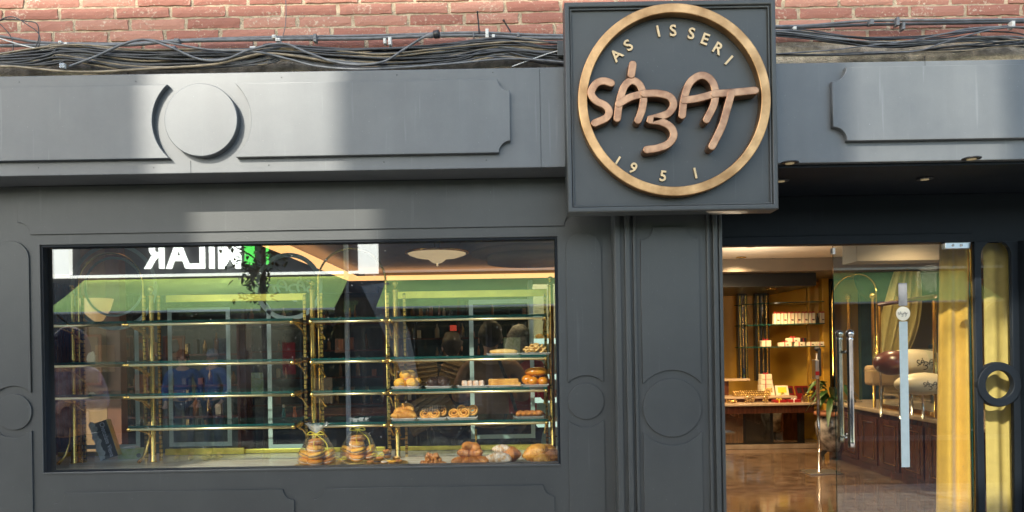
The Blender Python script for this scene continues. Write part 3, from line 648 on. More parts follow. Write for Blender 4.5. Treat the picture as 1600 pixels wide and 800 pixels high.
# partition behind: glazed screens with frosted line decoration
def pr(x0, x1, z0, z1, y0, y1, n, m, p): return MB().box(x0, x1, y0, y1, z0, z1).build(n, m, p, bevel=0.0015)
PRT = []
def screen(ua, ub, vtop, vbot, lab, valance=True, plate=None):
    xa, xb = X(ua, 560, PB), X(ub, 560, PB); zt_ = Z((ua+ub)/2, vtop, PB); z0_ = FZ + 0.002
    o = empty('glass_screen', ((xa+xb)/2, PB, z0_), lab, 'glass screen')
    MB().box(xa, xb, PB, PB + .006, z0_ + .004, zt_).build('pane', 'clear_glass', o)
    if valance: MB().box(xa, xb, PB - .014, PB - .001, zt_ - .034, zt_ + .004).build('top_rail', 'brass_bright', o, bevel=0.002)
    MB().box(xa, xb, PB - .012, PB - .001, z0_ - .001, z0_ + .022).build('bottom_rail', 'brass_bright', o, bevel=0.002)
    return o
def frost(o, loops): shape('frosted_line', loops, PB - 0.0012, 0.001, 'vinyl', o)
def pb(u, v): return X(u, v, PB), Z(u, v, PB)
lw_ = 6.5/F*PB
s1 = screen(90, 222, 462, 706, 'glass screen behind the far left shelves with a frosted ring and border', False)
c = pb(178, 448); r0, r1 = 53/F*PB, 46/F*PB
frost(s1, [circ(c[0], c[1], r0*1.28, 80), circ(c[0], c[1], r0*1.17, 80)]); frost(s1, [circ(c[0], c[1], r1*1.02, 80), circ(c[0], c[1], r1*0.94, 80)])
x0, z0 = pb(122, 702); x1, z1 = pb(216, 500); frost(s1, [[(x0,z0),(x1,z0),(x1,z1),(x1-lw_,z1),(x1-lw_,z0+lw_),(x0,z0+lw_)]])
s2 = screen(262, 478, 461, 706, 'glass screen behind the wide left shelves under a bright brass rail')
x0, z0 = pb(265, 698); x1, z1 = pb(359, 480); frost(s2, [rect(x0, x1, z0, z1), rect(x0+lw_, x1-lw_, z0+lw_, z1-lw_)])
c = pb(451, 448)
frost(s2, [circ(c[0], c[1], r0*1.0, 80), circ(c[0], c[1], r0*0.87, 80)])
frost(s2, [circ(c[0], c[1], r0*0.86*0.8, 80), circ(c[0], c[1], r0*0.80*0.8, 80)]) if False else None
small_logo('frosted_word', (c[0], PB - 0.0012, c[1] - .0), r0*0.80, 'vinyl', s2, 0.085, 0.0006, 1, -1)
x0, z0 = pb(420, 701); x1, z1 = pb(470, 480); frost(s2, [[(x0,z0),(x1,z0),(x1,z0+lw_),(x0+lw_,z0+lw_),(x0+lw_,z1),(x0,z1+.03)]])
MB().box(pb(250, 0)[0], pb(372, 0)[0], PB - .03, PB - .016, FZ + .0005, FZ + .034).build('kick_plate', 'brass_bright', s2, bevel=0.002)
s3 = screen(500, 600, 470, 706, 'clear glass screen behind the narrow middle shelves', False)
s4 = screen(618, 856, 455, 703, 'glass screen behind the pastry shelves with a frosted rectangle')
x0, z0 = pb(736, 686); x1, z1 = pb(833, 467); frost(s4, [rect(x0, x1, z0, z1), rect(x0+lw_, x1-lw_, z0+lw_, z1-lw_)])
x0, x1 = pb(733, 0)[0], pb(851, 0)[0]
MB().box(x0, x1, PB - .05, PB - .035, FZ + .0005, FZ + .03).build('kick_plate', 'brass_bright', s4, bevel=0.002)
for x in (x0, x1): MB().tube([(x, PB-.042, FZ), (x, PB-.042, FZ+.115)], .006, 10).build('stub_post', 'brass', s4)

# ---------------------------------------------------------- pastries
mat('golden', (0.62, 0.25, 0.035), 0.42, col2=(0.82, 0.42, 0.08), vscale=38, bump=0.45, bscale=110, coat=0.15)
mat('baked', (0.40, 0.12, 0.02), 0.40, col2=(0.64, 0.26, 0.05), vscale=42, bump=0.5, bscale=110, coat=0.2)
mat('sponge', (0.84, 0.37, 0.03), 0.6, col2=(0.92, 0.50, 0.06), vscale=45, bump=0.6, bscale=130)
mat('brioche', (0.62, 0.18, 0.012), 0.22, col2=(0.82, 0.33, 0.03), vscale=18, bump=0.15, bscale=90, coat=0.5)
mat('chocolate', (0.045, 0.018, 0.009), 0.38, var=0.35, vscale=60, bump=0.7, bscale=150, coat=0.2)
mat('sugar', (0.80, 0.72, 0.62), 0.8, col2=(0.60, 0.34, 0.14), vscale=55, bump=0.5, bscale=140)
mat('sugared', (0.66, 0.30, 0.12), 0.7, col2=(0.88, 0.78, 0.68), vscale=26, bump=0.5, bscale=140)
mat('nut', (0.68, 0.36, 0.09), 0.5, col2=(0.86, 0.58, 0.22), vscale=60, bump=0.5, bscale=120)
mat('wrapper', (0.62, 0.42, 0.36), 0.7, var=0.12, vscale=40)
mat('wrapper_dark', (0.18, 0.11, 0.10), 0.7, var=0.2, vscale=40)
mat('tray_card', (0.78, 0.76, 0.72), 0.45, var=0.05)
mat('tray_gold', (0.75, 0.55, 0.18), 0.3, 0.9, var=0.1, vscale=50)
mat('cellophane_tuft', (.85,.86,.86), .15, spec=1.0); M['cellophane_tuft'].node_tree.nodes['Principled BSDF'].inputs['Alpha'].default_value = .38
mat('ribbon', (0.78, 0.62, 0.06), 0.4); mat('ribbon_red', (0.45, 0.02, 0.03), 0.4)
GT = glass_top; SY = 3.60
def card(u, v, wpx, y, zz, lab, m='tray_card', d=0.09):
    x = X(u, v, y); w_ = wpx/F*y; o = empty('tray', (x, y, zz), lab, 'tray', 'little trays under the pastries')
    MB().box(x-w_/2, x+w_/2, y-d/2, y+d/2, zz+.0005, zz+.003).build('base', m, o, bevel=0.001)
    b = MB()
    for s in (-1, 1): b.obox((x+s*(w_/2+.003), y, zz+.0055), (.010, d, .0016), Matrix.Rotation(-s*R(35), 3, 'Y'))
    b.obox((x, y-d/2-.003, zz+.005), (w_+.008, .009, .0016), Matrix.Rotation(-R(35), 3, 'X'))
    b.build('rim', m, o); return o
def noise_r(seed, amp, k=3):
    r = random.Random(seed); ps = [(Vector((r.gauss(0,1), r.gauss(0,1), r.gauss(0,1))).normalized()*k*(1+i*.6), r.uniform(0, 6.3)) for i in range(5)]
    return lambda d: 1 + amp*sum(math.sin(p.dot(d)+q)/(1+i*.5) for i, (p, q) in enumerate(ps))/2
def muffin(x, y, zz, r, top, wrap, lab, grp, choc=False, tilt=0):
    o = empty('muffin', (x, y, zz), lab, 'muffin', grp); h = r*1.05
    MB().lathe([(r*.70,0),(r*.74,h*.05),(r*.95,h*.78),(r*.99,h*.80),(r*.90,h*.74),(r*.2,h*.7)], (x,y,zz), 40, fn=lambda a, z: 1+.03*math.sin(a*20)).build('wrapper', wrap, o)
    f = noise_r(rnd.random(), .10, 5)
    MB().ball((x, y, zz+h*.76), r*1.03, 20, (1,1,.82), fn=f).build('top', top, o)
    if choc:
        b = MB()
        for _ in range(26):
            a = rnd.uniform(0, 6.28); t = rnd.uniform(0.1, 1.2); d = Vector((math.sin(t)*math.cos(a), math.sin(t)*math.sin(a), math.cos(t)*.82))
            b.ball(Vector((x,y,zz+h*.76)) + d*r*1.05, r*.10, 6)
        b.build('chocolate_chips', 'chocolate', o)
    return o
def simple(name, mb, m, lab, cat, c, grp=None):
    return tag(mb.build(name, m, at0=Vector(c)), lab, cat, grp)
def croissant(x, y, zz, L, rr, rot, m, lab, grp=None, name='croissant', bend=1.0, tiltx=0, segs=9, ang_=0, cat='croissant'):
    """horn-shaped roll: thick middle with stepped windings, tips curving forward"""
    b = MB(); n = 64; pts = []; rs = []
    for i in range(n+1):
        t = i/n*2-1; a = t*bend; R_ = L/2/max(math.sin(bend), .2)
        pts.append(Vector((R_*math.sin(a), R_*(1-math.cos(a))*-1, 0)))
        env = (1-abs(t)**2.1)**.75; f = (t*segs/2) % 1.0; step = 1 + .30*((1-f) if t > 0 else f) - .15
        rs.append(max(rr*env*step, rr*.10))
    b.tube(pts, rs, 20); rs_ = rr
    b.v = [Vector((p.x, p.y, p.z*.82 + rr*.76)) for p in b.v]
    b.xf(Matrix.Translation((x, y, zz)) @ Matrix.Rotation(R(rot), 4, 'Z') @ Matrix.Rotation(R(tiltx), 4, 'X') @ Matrix.Rotation(R(ang_), 4, 'Y'))
    return simple(name, b, m, lab, cat, (x, y, zz), grp)
# shelf rows: (0 top .. 3 lowest)
# -- second shelf
card(786, 553, 46, SY, GT[1], 'white tray under the flat almond pastry on the second shelf')
x, y, zz = X(787, 551, SY), SY, GT[1]+.003
b = MB().ball((x, y, zz+.013), .064, 24, (1.08,.62,.22), fn=noise_r(3,.05,8)); simple('flat_pastry', b, 'nut', 'thin oval almond pastry lying flat on the second shelf', 'pastry', (x,y,zz))
card(836, 551, 42, SY, GT[1], 'white tray under the mound of fried rings on the second shelf')
x = X(836, 543, SY)
grp_ = 'nutty rings heaped on the second shelf'
for k in range(34):
    t = k/34; a = k*2.4; rad_ = .050*math.sqrt(((k*7) % 34)/34); hz = .012 + .026*(1-(rad_/.05)**2)*((k%3)/2+.2)
    p = Vector((x+rad_*math.cos(a)*1.05, SY+rad_*math.sin(a)*.8, GT[1]+.006+hz)); q = Matrix.Rotation(rnd.uniform(-.9,.9),3,'X') @ Matrix.Rotation(rnd.uniform(-.9,.9),3,'Y')
    b = MB(); b.tube([p + q @ Vector((.0105*math.cos(j*.698), .0105*math.sin(j*.698), 0)) for j in range(9)], .0042, 8, closed=True)
    simple('fried_ring', b, 'nut', 'small nutty golden ring in the mound at the right end of the second shelf', 'pastry', p, grp_)
# -- third shelf
zz = GT[2]+.003
card(636, 606, 40, SY, GT[2], 'white tray under the yellow muffins'); gm = 'yellow muffins piled on the third shelf'
x = X(636, 606, SY)
for (dx_, dy_, dz_, lab) in ((-.029,-.022,0,'yellow muffin at the front left of the yellow pile'),(.026,-.026,0,'yellow muffin at the front right of the yellow pile'),(.036,.026,.004,'yellow muffin at the back right of the yellow pile'),(-.022,.030,.002,'yellow muffin at the back left of the yellow pile'),(-.006,-.002,.036,'yellow muffin on top of the pile, left of its twin'),(.016,.014,.036,'yellow muffin on top of the pile, set further back')):
    muffin(x+dx_, SY+dy_, zz+dz_, .0285, 'sponge', 'wrapper', lab, gm)
card(686, 604, 36, SY, GT[2], 'white tray under the chocolate muffins'); gm = 'chocolate muffins on the third shelf'
x = X(686, 604, SY)
for (dx_, dy_, lab) in ((-.029,-.018,'left chocolate muffin with chips'),(.024,-.016,'right chocolate muffin with chips'),(-.005,.030,'chocolate muffin half hidden behind the other two')):
    muffin(x+dx_, SY+dy_, zz, .0295, 'chocolate', 'wrapper_dark', lab, gm, True)
card(739, 603, 44, SY, GT[2], 'white tray under the sugared slices')
x = X(739, 601, SY)
for k in range(4):
    b = MB().obox((x-.040+k*.027, SY-.01+.006*(k%2), zz+.015), (.0275,.066,.027), R(rnd.uniform(-8,8)))
    o = simple('sugared_slice', b, 'sugared', ['leftmost','second','third','rightmost'][k] + ' sugar dusted slice in the row on the third shelf', 'pastry', (x-.04+k*.027, SY, zz), 'sugar dusted slices in a row on the third shelf')
    md = o.modifiers.new('bevel', 'BEVEL'); md.width = .008; md.segments = 3
card(790, 603, 50, SY, GT[2], 'white tray under the long puff sticks')
x = X(790, 600, SY)
for k in range(6):
    lv = k // 3; b = MB(); yy = SY - .035 + (k%3)*.028 + lv*.006; z_ = zz + .009 + lv*.0165
    for j in range(4): b.obox((x - .004 + lv*-.006, yy, z_ - .006 + j*.004), (.155 - .006*(j%2) - lv*.01, .026 - .002*(j%2), .0037), R(-3 + 2*(k%3)))
    simple('puff_stick', b, 'golden', '%s layered puff stick in the %s row on the third shelf' % (['front','middle','back'][k%3], ['lower','upper'][lv]), 'pastry', (x,yy,z_), 'layered puff pastry sticks stacked on the third shelf')
card(836, 602, 38, SY, GT[2], 'white tray under the shiny brioche buns')
x = X(838, 600, SY)
for (dx_, dy_, dz_, r_, sq, lab) in ((-.018,-.030,0,.027,(1,1,.82),'small round glazed bun at the front left'),(.030,-.030,0,.025,(1,1,.82),'small round glazed bun at the front right'),(-.042,.005,.002,.029,(1,1,.85),'small round glazed bun at the back left'),(.0,.004,.043,.056,(1.0,.62,.40),'large oval glazed bun resting on top of the round ones')):
    b = MB().ball((x+dx_, SY+dy_, zz+r_*sq[2]+dz_), r_, 24, sq, fn=noise_r(rnd.random(), .02, 2)); simple('glazed_bun', b, 'brioche', lab, 'bun', (x+dx_,SY+dy_,zz+dz_), 'glazed brioche buns on the third shelf')
# -- lowest shelf
zz = GT[3]+.003
card(632, 658, 34, SY, GT[3], 'white tray under the folded apple pastries')
x = X(632, 656, SY)
for k, (dx_, dy_, dz_, L_, rr_, rt_, an_) in enumerate(((-.018,-.026,0,.088,.024,6,0),(.018,-.018,.006,.085,.025,-12,14),(-.010,.006,.024,.082,.024,18,-16),(.010,.010,.040,.074,.022,-22,24))):
    croissant(x+dx_, SY+dy_, zz+dz_, L_, rr_, rt_, 'golden', ['lowest','second','third','topmost'][k] + ' folded golden pastry in the fanned pile at the left of the lowest shelf', 'folded pastries fanned on the lowest shelf', 'folded_pastry', .45, segs=12, ang_=an_, cat='pastry')
def palmier(x, y, zz, r, m, lab, grp, lean, m2=None, sx_=1):
    r *= 1.15; lean += 14
    """heart-shaped coil of puff pastry: two spirals side by side, leaning back"""
    o = empty('palmier', (x, y, zz), lab, 'palmier', grp); rot = Matrix.Translation((x,y,zz)) @ Matrix.Rotation(R(lean), 4, 'X')
    for s in (-1, 1):
        b = MB(); pts = []; rs = []
        for i in range(60):
            t = i/59; a = t*2*math.pi*2.1; q = r*(.60*(1-t*.82))
            pts.append(Vector((s*(r*.52) + s*q*math.cos(a+2.6)*1.0, 0, r*.62 + q*math.sin(a+2.6)*1.0))); rs.append(r*.105)
        b.tube(pts, rs, 8); b.v = [Vector((p.x, p.y*1.9, p.z)) for p in b.v]
        b.xf(rot).build('coil', m, o)
    if m2:
        b = MB().ball((0, -.003, r*.95), r*.88, 20, (1.15,.16,.42)); b.xf(rot).build('chocolate_dip', m2, o)
        b = MB()
        for k in range(7): b.tube([(-r*.8+k*r*.26, -.0165, r*.72), (-r*.74+k*r*.26, -.0175, r*.95), (-r*.8+k*r*.26, -.015, r*1.15)], .0007, 5)
        b.xf(rot).build('icing', 'sugar', o)
card(676, 657, 40, SY, GT[3], 'white tray under the chocolate palmiers'); xx = X(676, 657, SY)
palmier(xx-.012, SY-.02, zz, .040, 'golden', 'front chocolate dipped palmier with white icing lines', 'palmiers on the lowest shelf', -58, 'chocolate')
palmier(xx+.020, SY+.018, zz+.008, .038, 'golden', 'rear chocolate dipped palmier propped on the front one', 'palmiers on the lowest shelf', -42, 'chocolate')
card(723, 656, 42, SY, GT[3], 'white tray under the plain palmiers'); xx = X(723, 657, SY)
palmier(xx-.016, SY-.02, zz, .042, 'golden', 'plain golden palmier lying in front', 'palmiers on the lowest shelf', -55)
palmier(xx+.022, SY+.012, zz+.008, .042, 'golden', 'plain golden palmier standing behind its twin', 'palmiers on the lowest shelf', -32)
card(826, 655, 44, SY, GT[3], 'silver tray under the twisted braids at the right end', 'steel'); xx = X(827, 655, SY)
for k in range(4):
    croissant(xx-.044+k*.029, SY-.004, zz, .072, .0185, 72-8*k, 'baked', ['leftmost','second','third','rightmost'][k] + ' little glazed twist in the row at the right of the lowest shelf', 'glazed twists in a row on the lowest shelf', 'twisted_pastry', .35, segs=14, cat='pastry')
# -- on the marble base
by = 3.50; fz0 = FZ
def bp_(u, v, y=by): return X(u, v, y)
def plate(u, wpx, y, lab, m='tray_gold'):
    x = X(u, 720, y); r_ = wpx/F*y/2; o = empty('plate', (x, y, fz0), lab, 'plate', 'gold cake plates on the marble base')
    MB().lathe([(r_*.6,.0005),(r_*.62,.003),(r_*.97,.006),(r_,.0085),(r_*.99,.010),(r_*.93,.0075),(r_*.3,.004)], (x,y,fz0), 48, fn=lambda a, z: 1+.008*math.sin(a*36)).build('dish', m, o)
    return x, r_
def bag(x, y, h, r, lab, tilt=0):
    o = empty('gift_bag', (x, y, fz0+.010), lab, 'gift bag', 'clear bags of biscuits tied with yellow ribbon')
    nr = random.Random(int(x*1000)); f = lambda a, z: 1 + .05*math.sin(a*7+z*60) + .04*math.sin(a*13+z*90)
    MB().lathe([(r*.95,0),(r*1.10,h*.10),(r*1.05,h*.3),(r*.80,h*.48),(r*.62,h*.62),(r*.20,h*.70),(r*.16,h*.73),(r*.17,h*.74)], (x,y,fz0+.010), 48, fn=f).build('cellophane', 'cellophane', o)
    tf = MB(); zn = fz0+.010+h*.72
    for k in range(14):
        a = k*.4488; d = Vector((math.cos(a), math.sin(a)*.7, 0)); w_ = Vector((-d.y, d.x, 0))*.014; q0 = Vector((x,y,zn)); q1 = q0 + d*r*nr.uniform(.2,.45) + Vector((0,0,h*nr.uniform(.12,.17))); q2 = q0 + d*r*nr.uniform(.45,.75) + Vector((0,0,h*nr.uniform(.20,.30)))
        tf.add([q0-w_*.2, q0+w_*.2, q1+w_*.9+d*.004, q1-w_*.9, q2+w_*1.2, q2-w_*1.2+d*.005], [(0,1,2,3),(3,2,4,5)])
    tf.build('tuft', 'cellophane_tuft', o)
    b = MB(); b.tube([(x+r*.18*math.cos(i*.63), y+r*.18*math.sin(i*.63), fz0+.010+h*.715) for i in range(10)], .0022, 6, closed=True)
    for s in (-1, 1):
        b.tube([tuple(p) for p in spline([(x, y-r*.18, fz0+h*.78), (x+s*r*.30, y-r*.3, fz0+h*.84), (x+s*r*.46, y-r*.25, fz0+h*.77), (x, y-r*.2, fz0+h*.77)], 5)], .002, 6)
        b.tube([tuple(p) for p in spline([(x, y-r*.18, fz0+h*.77), (x+(.35+.35*s)*r, y-r*.7, fz0+h*.60), (x+(.55+.40*s)*r, y-r*1.1, fz0+h*(.40-.08*s))], 5)], .0016, 6)
    b.build('bow', 'ribbon', o)
def disc_biscuit(x, y, z, r, rot, m, lab, grp, m2='chocolate'):
    o = empty('filled_biscuit', (x, y, z), lab, 'biscuit', grp); q = Matrix.Translation((x,y,z)) @ rot
    f = noise_r(rnd.random(), .03, 4)
    for s, mm, nm in ((-1, m, 'half'), (1, m, 'half')):
        MB().ball((0,0,s*r*.16), r, 22, (1,1,.34), fn=f).xf(q).build(nm, mm, o)
    MB().ball((0,0,0), r*1.03, 20, (1,1,.11)).xf(q).build('filling', m2, o)
for (u, vb, lab, wpx) in ((495, 733, 'left', 74), (560, 722, 'right', 66)):
    y0 = 3.47 if u == 495 else 3.60; x, pr_ = plate(u, wpx, y0, 'gold plate under the %s stack of bagged biscuits' % lab)
    g_ = 'filled biscuits in the %s clear bag' % lab; r_ = .044
    for k, (dx_, dy_, dz_, tx, ty) in enumerate(((-.052,.0,.020,8,12),(-.050,.004,.054,-6,24),(.054,.004,.020,6,-10),(.050,.008,.054,10,-26),(.0,-.030,.021,14,4),(.004,-.028,.056,8,-8),(-.002,-.022,.090,12,8),(.002,-.012,.122,-8,-6))):
        disc_biscuit(x+dx_, y0+dy_, fz0+.012+dz_*.88, .034 if k < 4 else .037, Matrix.Rotation(R(tx),4,'X') @ Matrix.Rotation(R(ty),4,'Y'), ('golden','sponge','baked','golden','brioche','sponge','golden','baked')[k],
            '%s filled biscuit in the %s clear bag' % (['left lower','left upper','right lower','right upper','front lowest','front second','front third','topmost'][k], lab), g_, 'chocolate' if k in (1,5) else 'sugar')
    bag(x + (.002), y0, .205 if u != 495 else .200, .080, 'clear bag tied with yellow ribbon over the %s biscuit stack' % lab)
# small fallen bag of sweets beside each
for (u, y0, lab) in ((533, 3.49, 'small crumpled clear bag lying between the two gold plates'), (592, 3.58, 'small clear bag with a yellow bow behind the tartlet plate'), (515, 3.70, 'crumpled clear wrapper behind the left stack')):
    x = X(u, 715, y0); o = empty('sweet_bag', (x, y0, fz0), lab, 'gift bag')
    MB().ball((x, y0, fz0+.017), .030, 26, (1.2,.8,.6), fn=noise_r(u, .22, 9)).build('cellophane', 'cellophane', o)
    b = MB()
    for s in (-1, 1): b.tube([tuple(p) for p in spline([(x, y0-.01, fz0+.034), (x+s*.018, y0-.02, fz0+.048), (x+s*.028, y0-.02, fz0+.036), (x, y0-.012, fz0+.034)], 5)], .0018, 6)
    b.build('bow', 'ribbon', o)
# tartlets
x, pr_ = plate(603, 70, 3.50, 'gold plate of little tartlets')
for k, (dx_, dy_, dz_, top) in enumerate(((-.068,-.02,0,'baked'),(-.036,-.035,0,'chocolate'),(0,-.045,0,'sugar'),(.038,-.038,0,'sponge'),(.062,-.01,0,'baked'),(-.03,.01,.012,'baked'),(.008,.0,.026,'chocolate'),(.0,.02,.044,'baked'),(.045,.03,.01,'nut'))):
    o = empty('tartlet', (x+dx_, 3.5+dy_, fz0+.008+dz_), 'tartlet with %s topping at the %s of the gold plate' % ({'baked':'glazed nut','chocolate':'dark chocolate','sugar':'sugared','sponge':'yellow','nut':'pale nut'}[top], ['far left','front left','front centre','front right','far right','middle left','centre','very top','back right'][k]), 'tartlet', 'tartlets on the gold plate')
    MB().lathe([(.014,0),(.019,.012),(.0205,.013),(.018,.011),(.002,.010)], (x+dx_,3.5+dy_,fz0+.008+dz_), 24, fn=lambda a, z: 1+.03*math.sin(a*12)).build('case', 'golden', o)
    b = MB()
    for j in range(7): b.ball((x+dx_+.010*math.cos(j*1.05)*(j>0), 3.5+dy_+.010*math.sin(j*1.05)*(j>0), fz0+.021+dz_), .0058, 8, fn=noise_r(j, .15, 3))
    b.build('topping', top, o)
# caramel nut clusters
tx = X(677, 720, 3.44)
card(677, 726, 46, 3.44, fz0, 'white card under the caramel nut clusters')
for k in range(22):
    a = k*2.4; q = .047*math.sqrt(k/22); b = MB()
    p = Vector((tx + q*math.cos(a), 3.44 + q*math.sin(a)*.7, fz0 + .012 + (.034 if k < 6 else .016 if k < 12 else 0)*rnd.uniform(.8,1.1)))
    for j in range(3): b.ball(p + Vector((rnd.uniform(-.009,.009), rnd.uniform(-.008,.008), rnd.uniform(-.005,.008))), .0105, 10, fn=noise_r(rnd.random(), .2, 3))
    simple('nut_cluster', b, 'baked', 'knobbly caramel nut cluster heaped on the white card in the middle of the base', 'sweet', p, 'caramel nut clusters heaped on a white card')
gc = 'croissants on the marble base'
card(735, 724, 42, 3.45, fz0, 'white card under the pile of small croissants')
x = X(735, 716, 3.45)
for (dx_, dy_, dz_, rt, an, lab) in ((-.040,-.022,0,10,0,'small croissant lowest at the left of the pile'),(.004,-.030,0,-8,0,'small croissant in the front middle of the pile'),(.046,-.02,0,-35,0,'small croissant lowest at the right of the pile'),(-.022,.0,.026,25,10,'small croissant in the second layer at the left'),(.022,.002,.026,-30,-10,'small croissant in the second layer at the right'),(-.008,.012,.048,50,10,'topmost small croissant of the pile, pointing left'),(.014,.02,.044,-55,8,'topmost small croissant of the pile, pointing right')):
    croissant(x+dx_*1.1, 3.45+dy_, fz0+.003+dz_*1.3, .088, .026, rt, 'baked', lab, gc, bend=.8, ang_=an)
card(790, 724, 46, 3.44, fz0, 'silver tray with tongs under the sugared croissants', 'steel')
x = X(787, 716, 3.44)
croissant(x-.022, 3.42, fz0+.004, .135, .036, -22, 'sugar', 'large sugar dusted croissant at the front of the tray', gc, bend=.55, segs=11)
croissant(x-.008, 3.47, fz0+.050, .090, .026, -10, 'sugar', 'small sugar dusted croissant peeping over the large one', gc, bend=.6)
croissant(x+.034, 3.47, fz0+.012, .095, .042, 20, 'baked', 'round ridged croissant behind at the right of the tray', gc, bend=.5, segs=13)
x = X(851, 714, 3.44)
croissant(x-.030, 3.47, fz0+.016, .135, .046, -38, 'golden', 'big golden croissant standing at the back left of the last pile', gc, bend=.7, ang_=-18)
croissant(x-.004, 3.41, fz0+.000, .100, .034, 14, 'golden', 'big golden croissant lying in front of the last pile', gc, bend=.7)
croissant(x+.040, 3.44, fz0+.000, .105, .042, 62, 'baked', 'big brown croissant pressed against the right end of the window', gc, bend=.6, segs=12)
croissant(x+.012, 3.48, fz0+.040, .090, .030, -15, 'golden', 'golden croissant bridging the top of the last pile', gc, bend=.6)
# patterned box and yellow carton at the left
mat('box_black', (0.035, 0.033, 0.040), 0.4); mat('box_cream', (0.55, 0.53, 0.50), 0.5, var=.2, vscale=40); mat('carton', (0.42, 0.50, 0.16), 0.5, col2=(0.62, 0.64, 0.40), vscale=30); mat('chalk', (0.75, 0.72, 0.80), 0.6)
bx0 = X(172, 712, 3.80); bb = empty('gift_box', (bx0, 3.80, FZ), 'tall black gift box with pale script and lace edging, leaning left', 'box')
rot = Matrix.Translation((bx0, 3.80, FZ)) @ Matrix.Rotation(R(-17.5), 4, 'Y')
def lean(mb, n, m): return mb.xf(rot).build(n, m, bb, bevel=0.0015)
lean(MB().box(-.048, .045, 0.0, .04, .012, .205), 'box', 'box_black')
lean(MB().box(.0455, .049, .001, .038, .012, .204), 'edge_band', 'tray_gold')
lc = MB()
for k in range(9): lc.ball((-.028 + .006*math.sin(k*2.1), -.0016, .028+k*.021), .011 + .003*(k%3), 10, (1.0,.10,1.1), fn=noise_r(k, .18, 4))
lc.box(-.046, -.034, -.0022, -.0006, .014, .203)
lean(lc, 'lace_pattern', 'box_cream')
text('Chocolate Viena', .034, 'chalk', bb, None, 'script', .0004, mtx=rot @ Matrix.Translation((.018, -.001, .108)) @ Matrix.Rotation(R(90), 4, 'X') @ Matrix.Rotation(R(-90), 4, 'Z') @ Matrix.Shear('XY', 4, (.25, 0)) @ Matrix.Scale(.8, 4, (1,0,0)))
cx_ = X(203, 704, 3.84); ct = empty('carton', (cx_, 3.84, FZ), 'low yellow green carton behind the leaning black box', 'box')
MB().box(cx_-.066, cx_+.066, 3.84, 3.90, FZ+.0005, FZ+.052).build('box', 'carton', ct, bevel=.003)
MB().box(cx_-.045, cx_+.022, 3.845, 3.895, FZ+.0525, FZ+.062).build('lid', 'tray_card', ct, bevel=.006)
MB().ball((cx_+.045, 3.839, FZ+.018), .012, 14, (1,.15,1)).build('seal', 'cable_grey', ct)
# ================================================================== INSIDE THE SHOP
FLR = 0.15; CEI = 2.64
mat('mustard', (0.58, 0.31, 0.04), 0.45, col2=(0.66, 0.38, 0.06), vscale=1.5, bump=.05, bscale=80)
mat('floor_marble', (0.060, 0.036, 0.025), 0.10, col2=(0.22, 0.15, 0.105), vscale=9, stretch=(1.0, 2.6, 1), spec=0.9, bump=.05, bscale=6)
mat('ceiling', (0.80, 0.72, 0.62), 0.6, var=.05, vscale=2); mat('cornice_grey', (0.40, 0.40, 0.36), .55)
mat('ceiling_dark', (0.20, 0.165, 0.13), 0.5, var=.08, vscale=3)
mat('dark_wood', (0.060, 0.020, 0.012), 0.22, col2=(0.12, 0.038, 0.020), vscale=6, stretch=(6, 6, .7), coat=.4)
mat('dark_green', (0.012, 0.035, 0.030), 0.35, var=.3); mat('near_black', (0.012, 0.012, 0.012), 0.3)
mat('cove', (0.85, 0.55, 0.30), 0.6, emit=(1.0, 0.50, 0.20), es=0.55)
mat('lit_warm', (0.9, 0.7, 0.4), 0.4, emit=(1.0, 0.70, 0.35), es=1.6)
mat('lit_shade', (0.9, 0.75, 0.5), 0.4, emit=(1.0, 0.58, 0.26), es=0.14)
mat('lit_cool', (0.7, 0.8, 0.75), 0.5, emit=(0.72, 0.95, 0.88), es=0.35)
mat('mirror', (0.62, 0.60, 0.55), 0.03, 1.0)
mat('fabric_gold', (0.68, 0.345, 0.045), 0.75, var=.06, vscale=18, bump=.25, bscale=400, sheen=.3)
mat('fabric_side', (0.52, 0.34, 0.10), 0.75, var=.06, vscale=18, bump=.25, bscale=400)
mat('fabric_pale', (0.55, 0.44, 0.20), 0.8, var=.08, vscale=18, bump=.2, bscale=400)
mat('cream', (0.74, 0.68, 0.54), 0.45); mat('red_gift', (0.30, 0.012, 0.018), 0.35); mat('paper_brown', (0.42, 0.27, 0.14), 0.8, var=.1)
mat('foil', (0.72, 0.50, 0.20), 0.3, .9, col2=(0.25, 0.13, 0.06), vscale=60, bump=.4, bscale=120)
mat('stone_top', (0.42, 0.31, 0.22), 0.22, col2=(0.52, 0.40, 0.30), vscale=8)
mat('wicker', (0.22, 0.13, 0.06), 0.7, col2=(0.34, 0.22, 0.11), vscale=60, stretch=(1,1,4), bump=.6, bscale=100)
rm = MB().box(-6, 7, WY + .09, 12.4, FLR - .05, FLR).build('shop_floor', 'floor_marble'); tag(rm, kind='structure')
cl = empty('shop_ceiling', (0, 8, CEI), 'pale plaster shop ceiling with a dropped soffit and warm cove light', 'ceiling')
MB().box(PX1 + .02, 7, DY + .07, 12.4, CEI, CEI + .1).build('plaster', 'ceiling', cl)
MB().box(-6, PX1 + .02, PB + .07, 12.4, CEI, CEI + .1).build('plaster', 'ceiling_dark', cl)
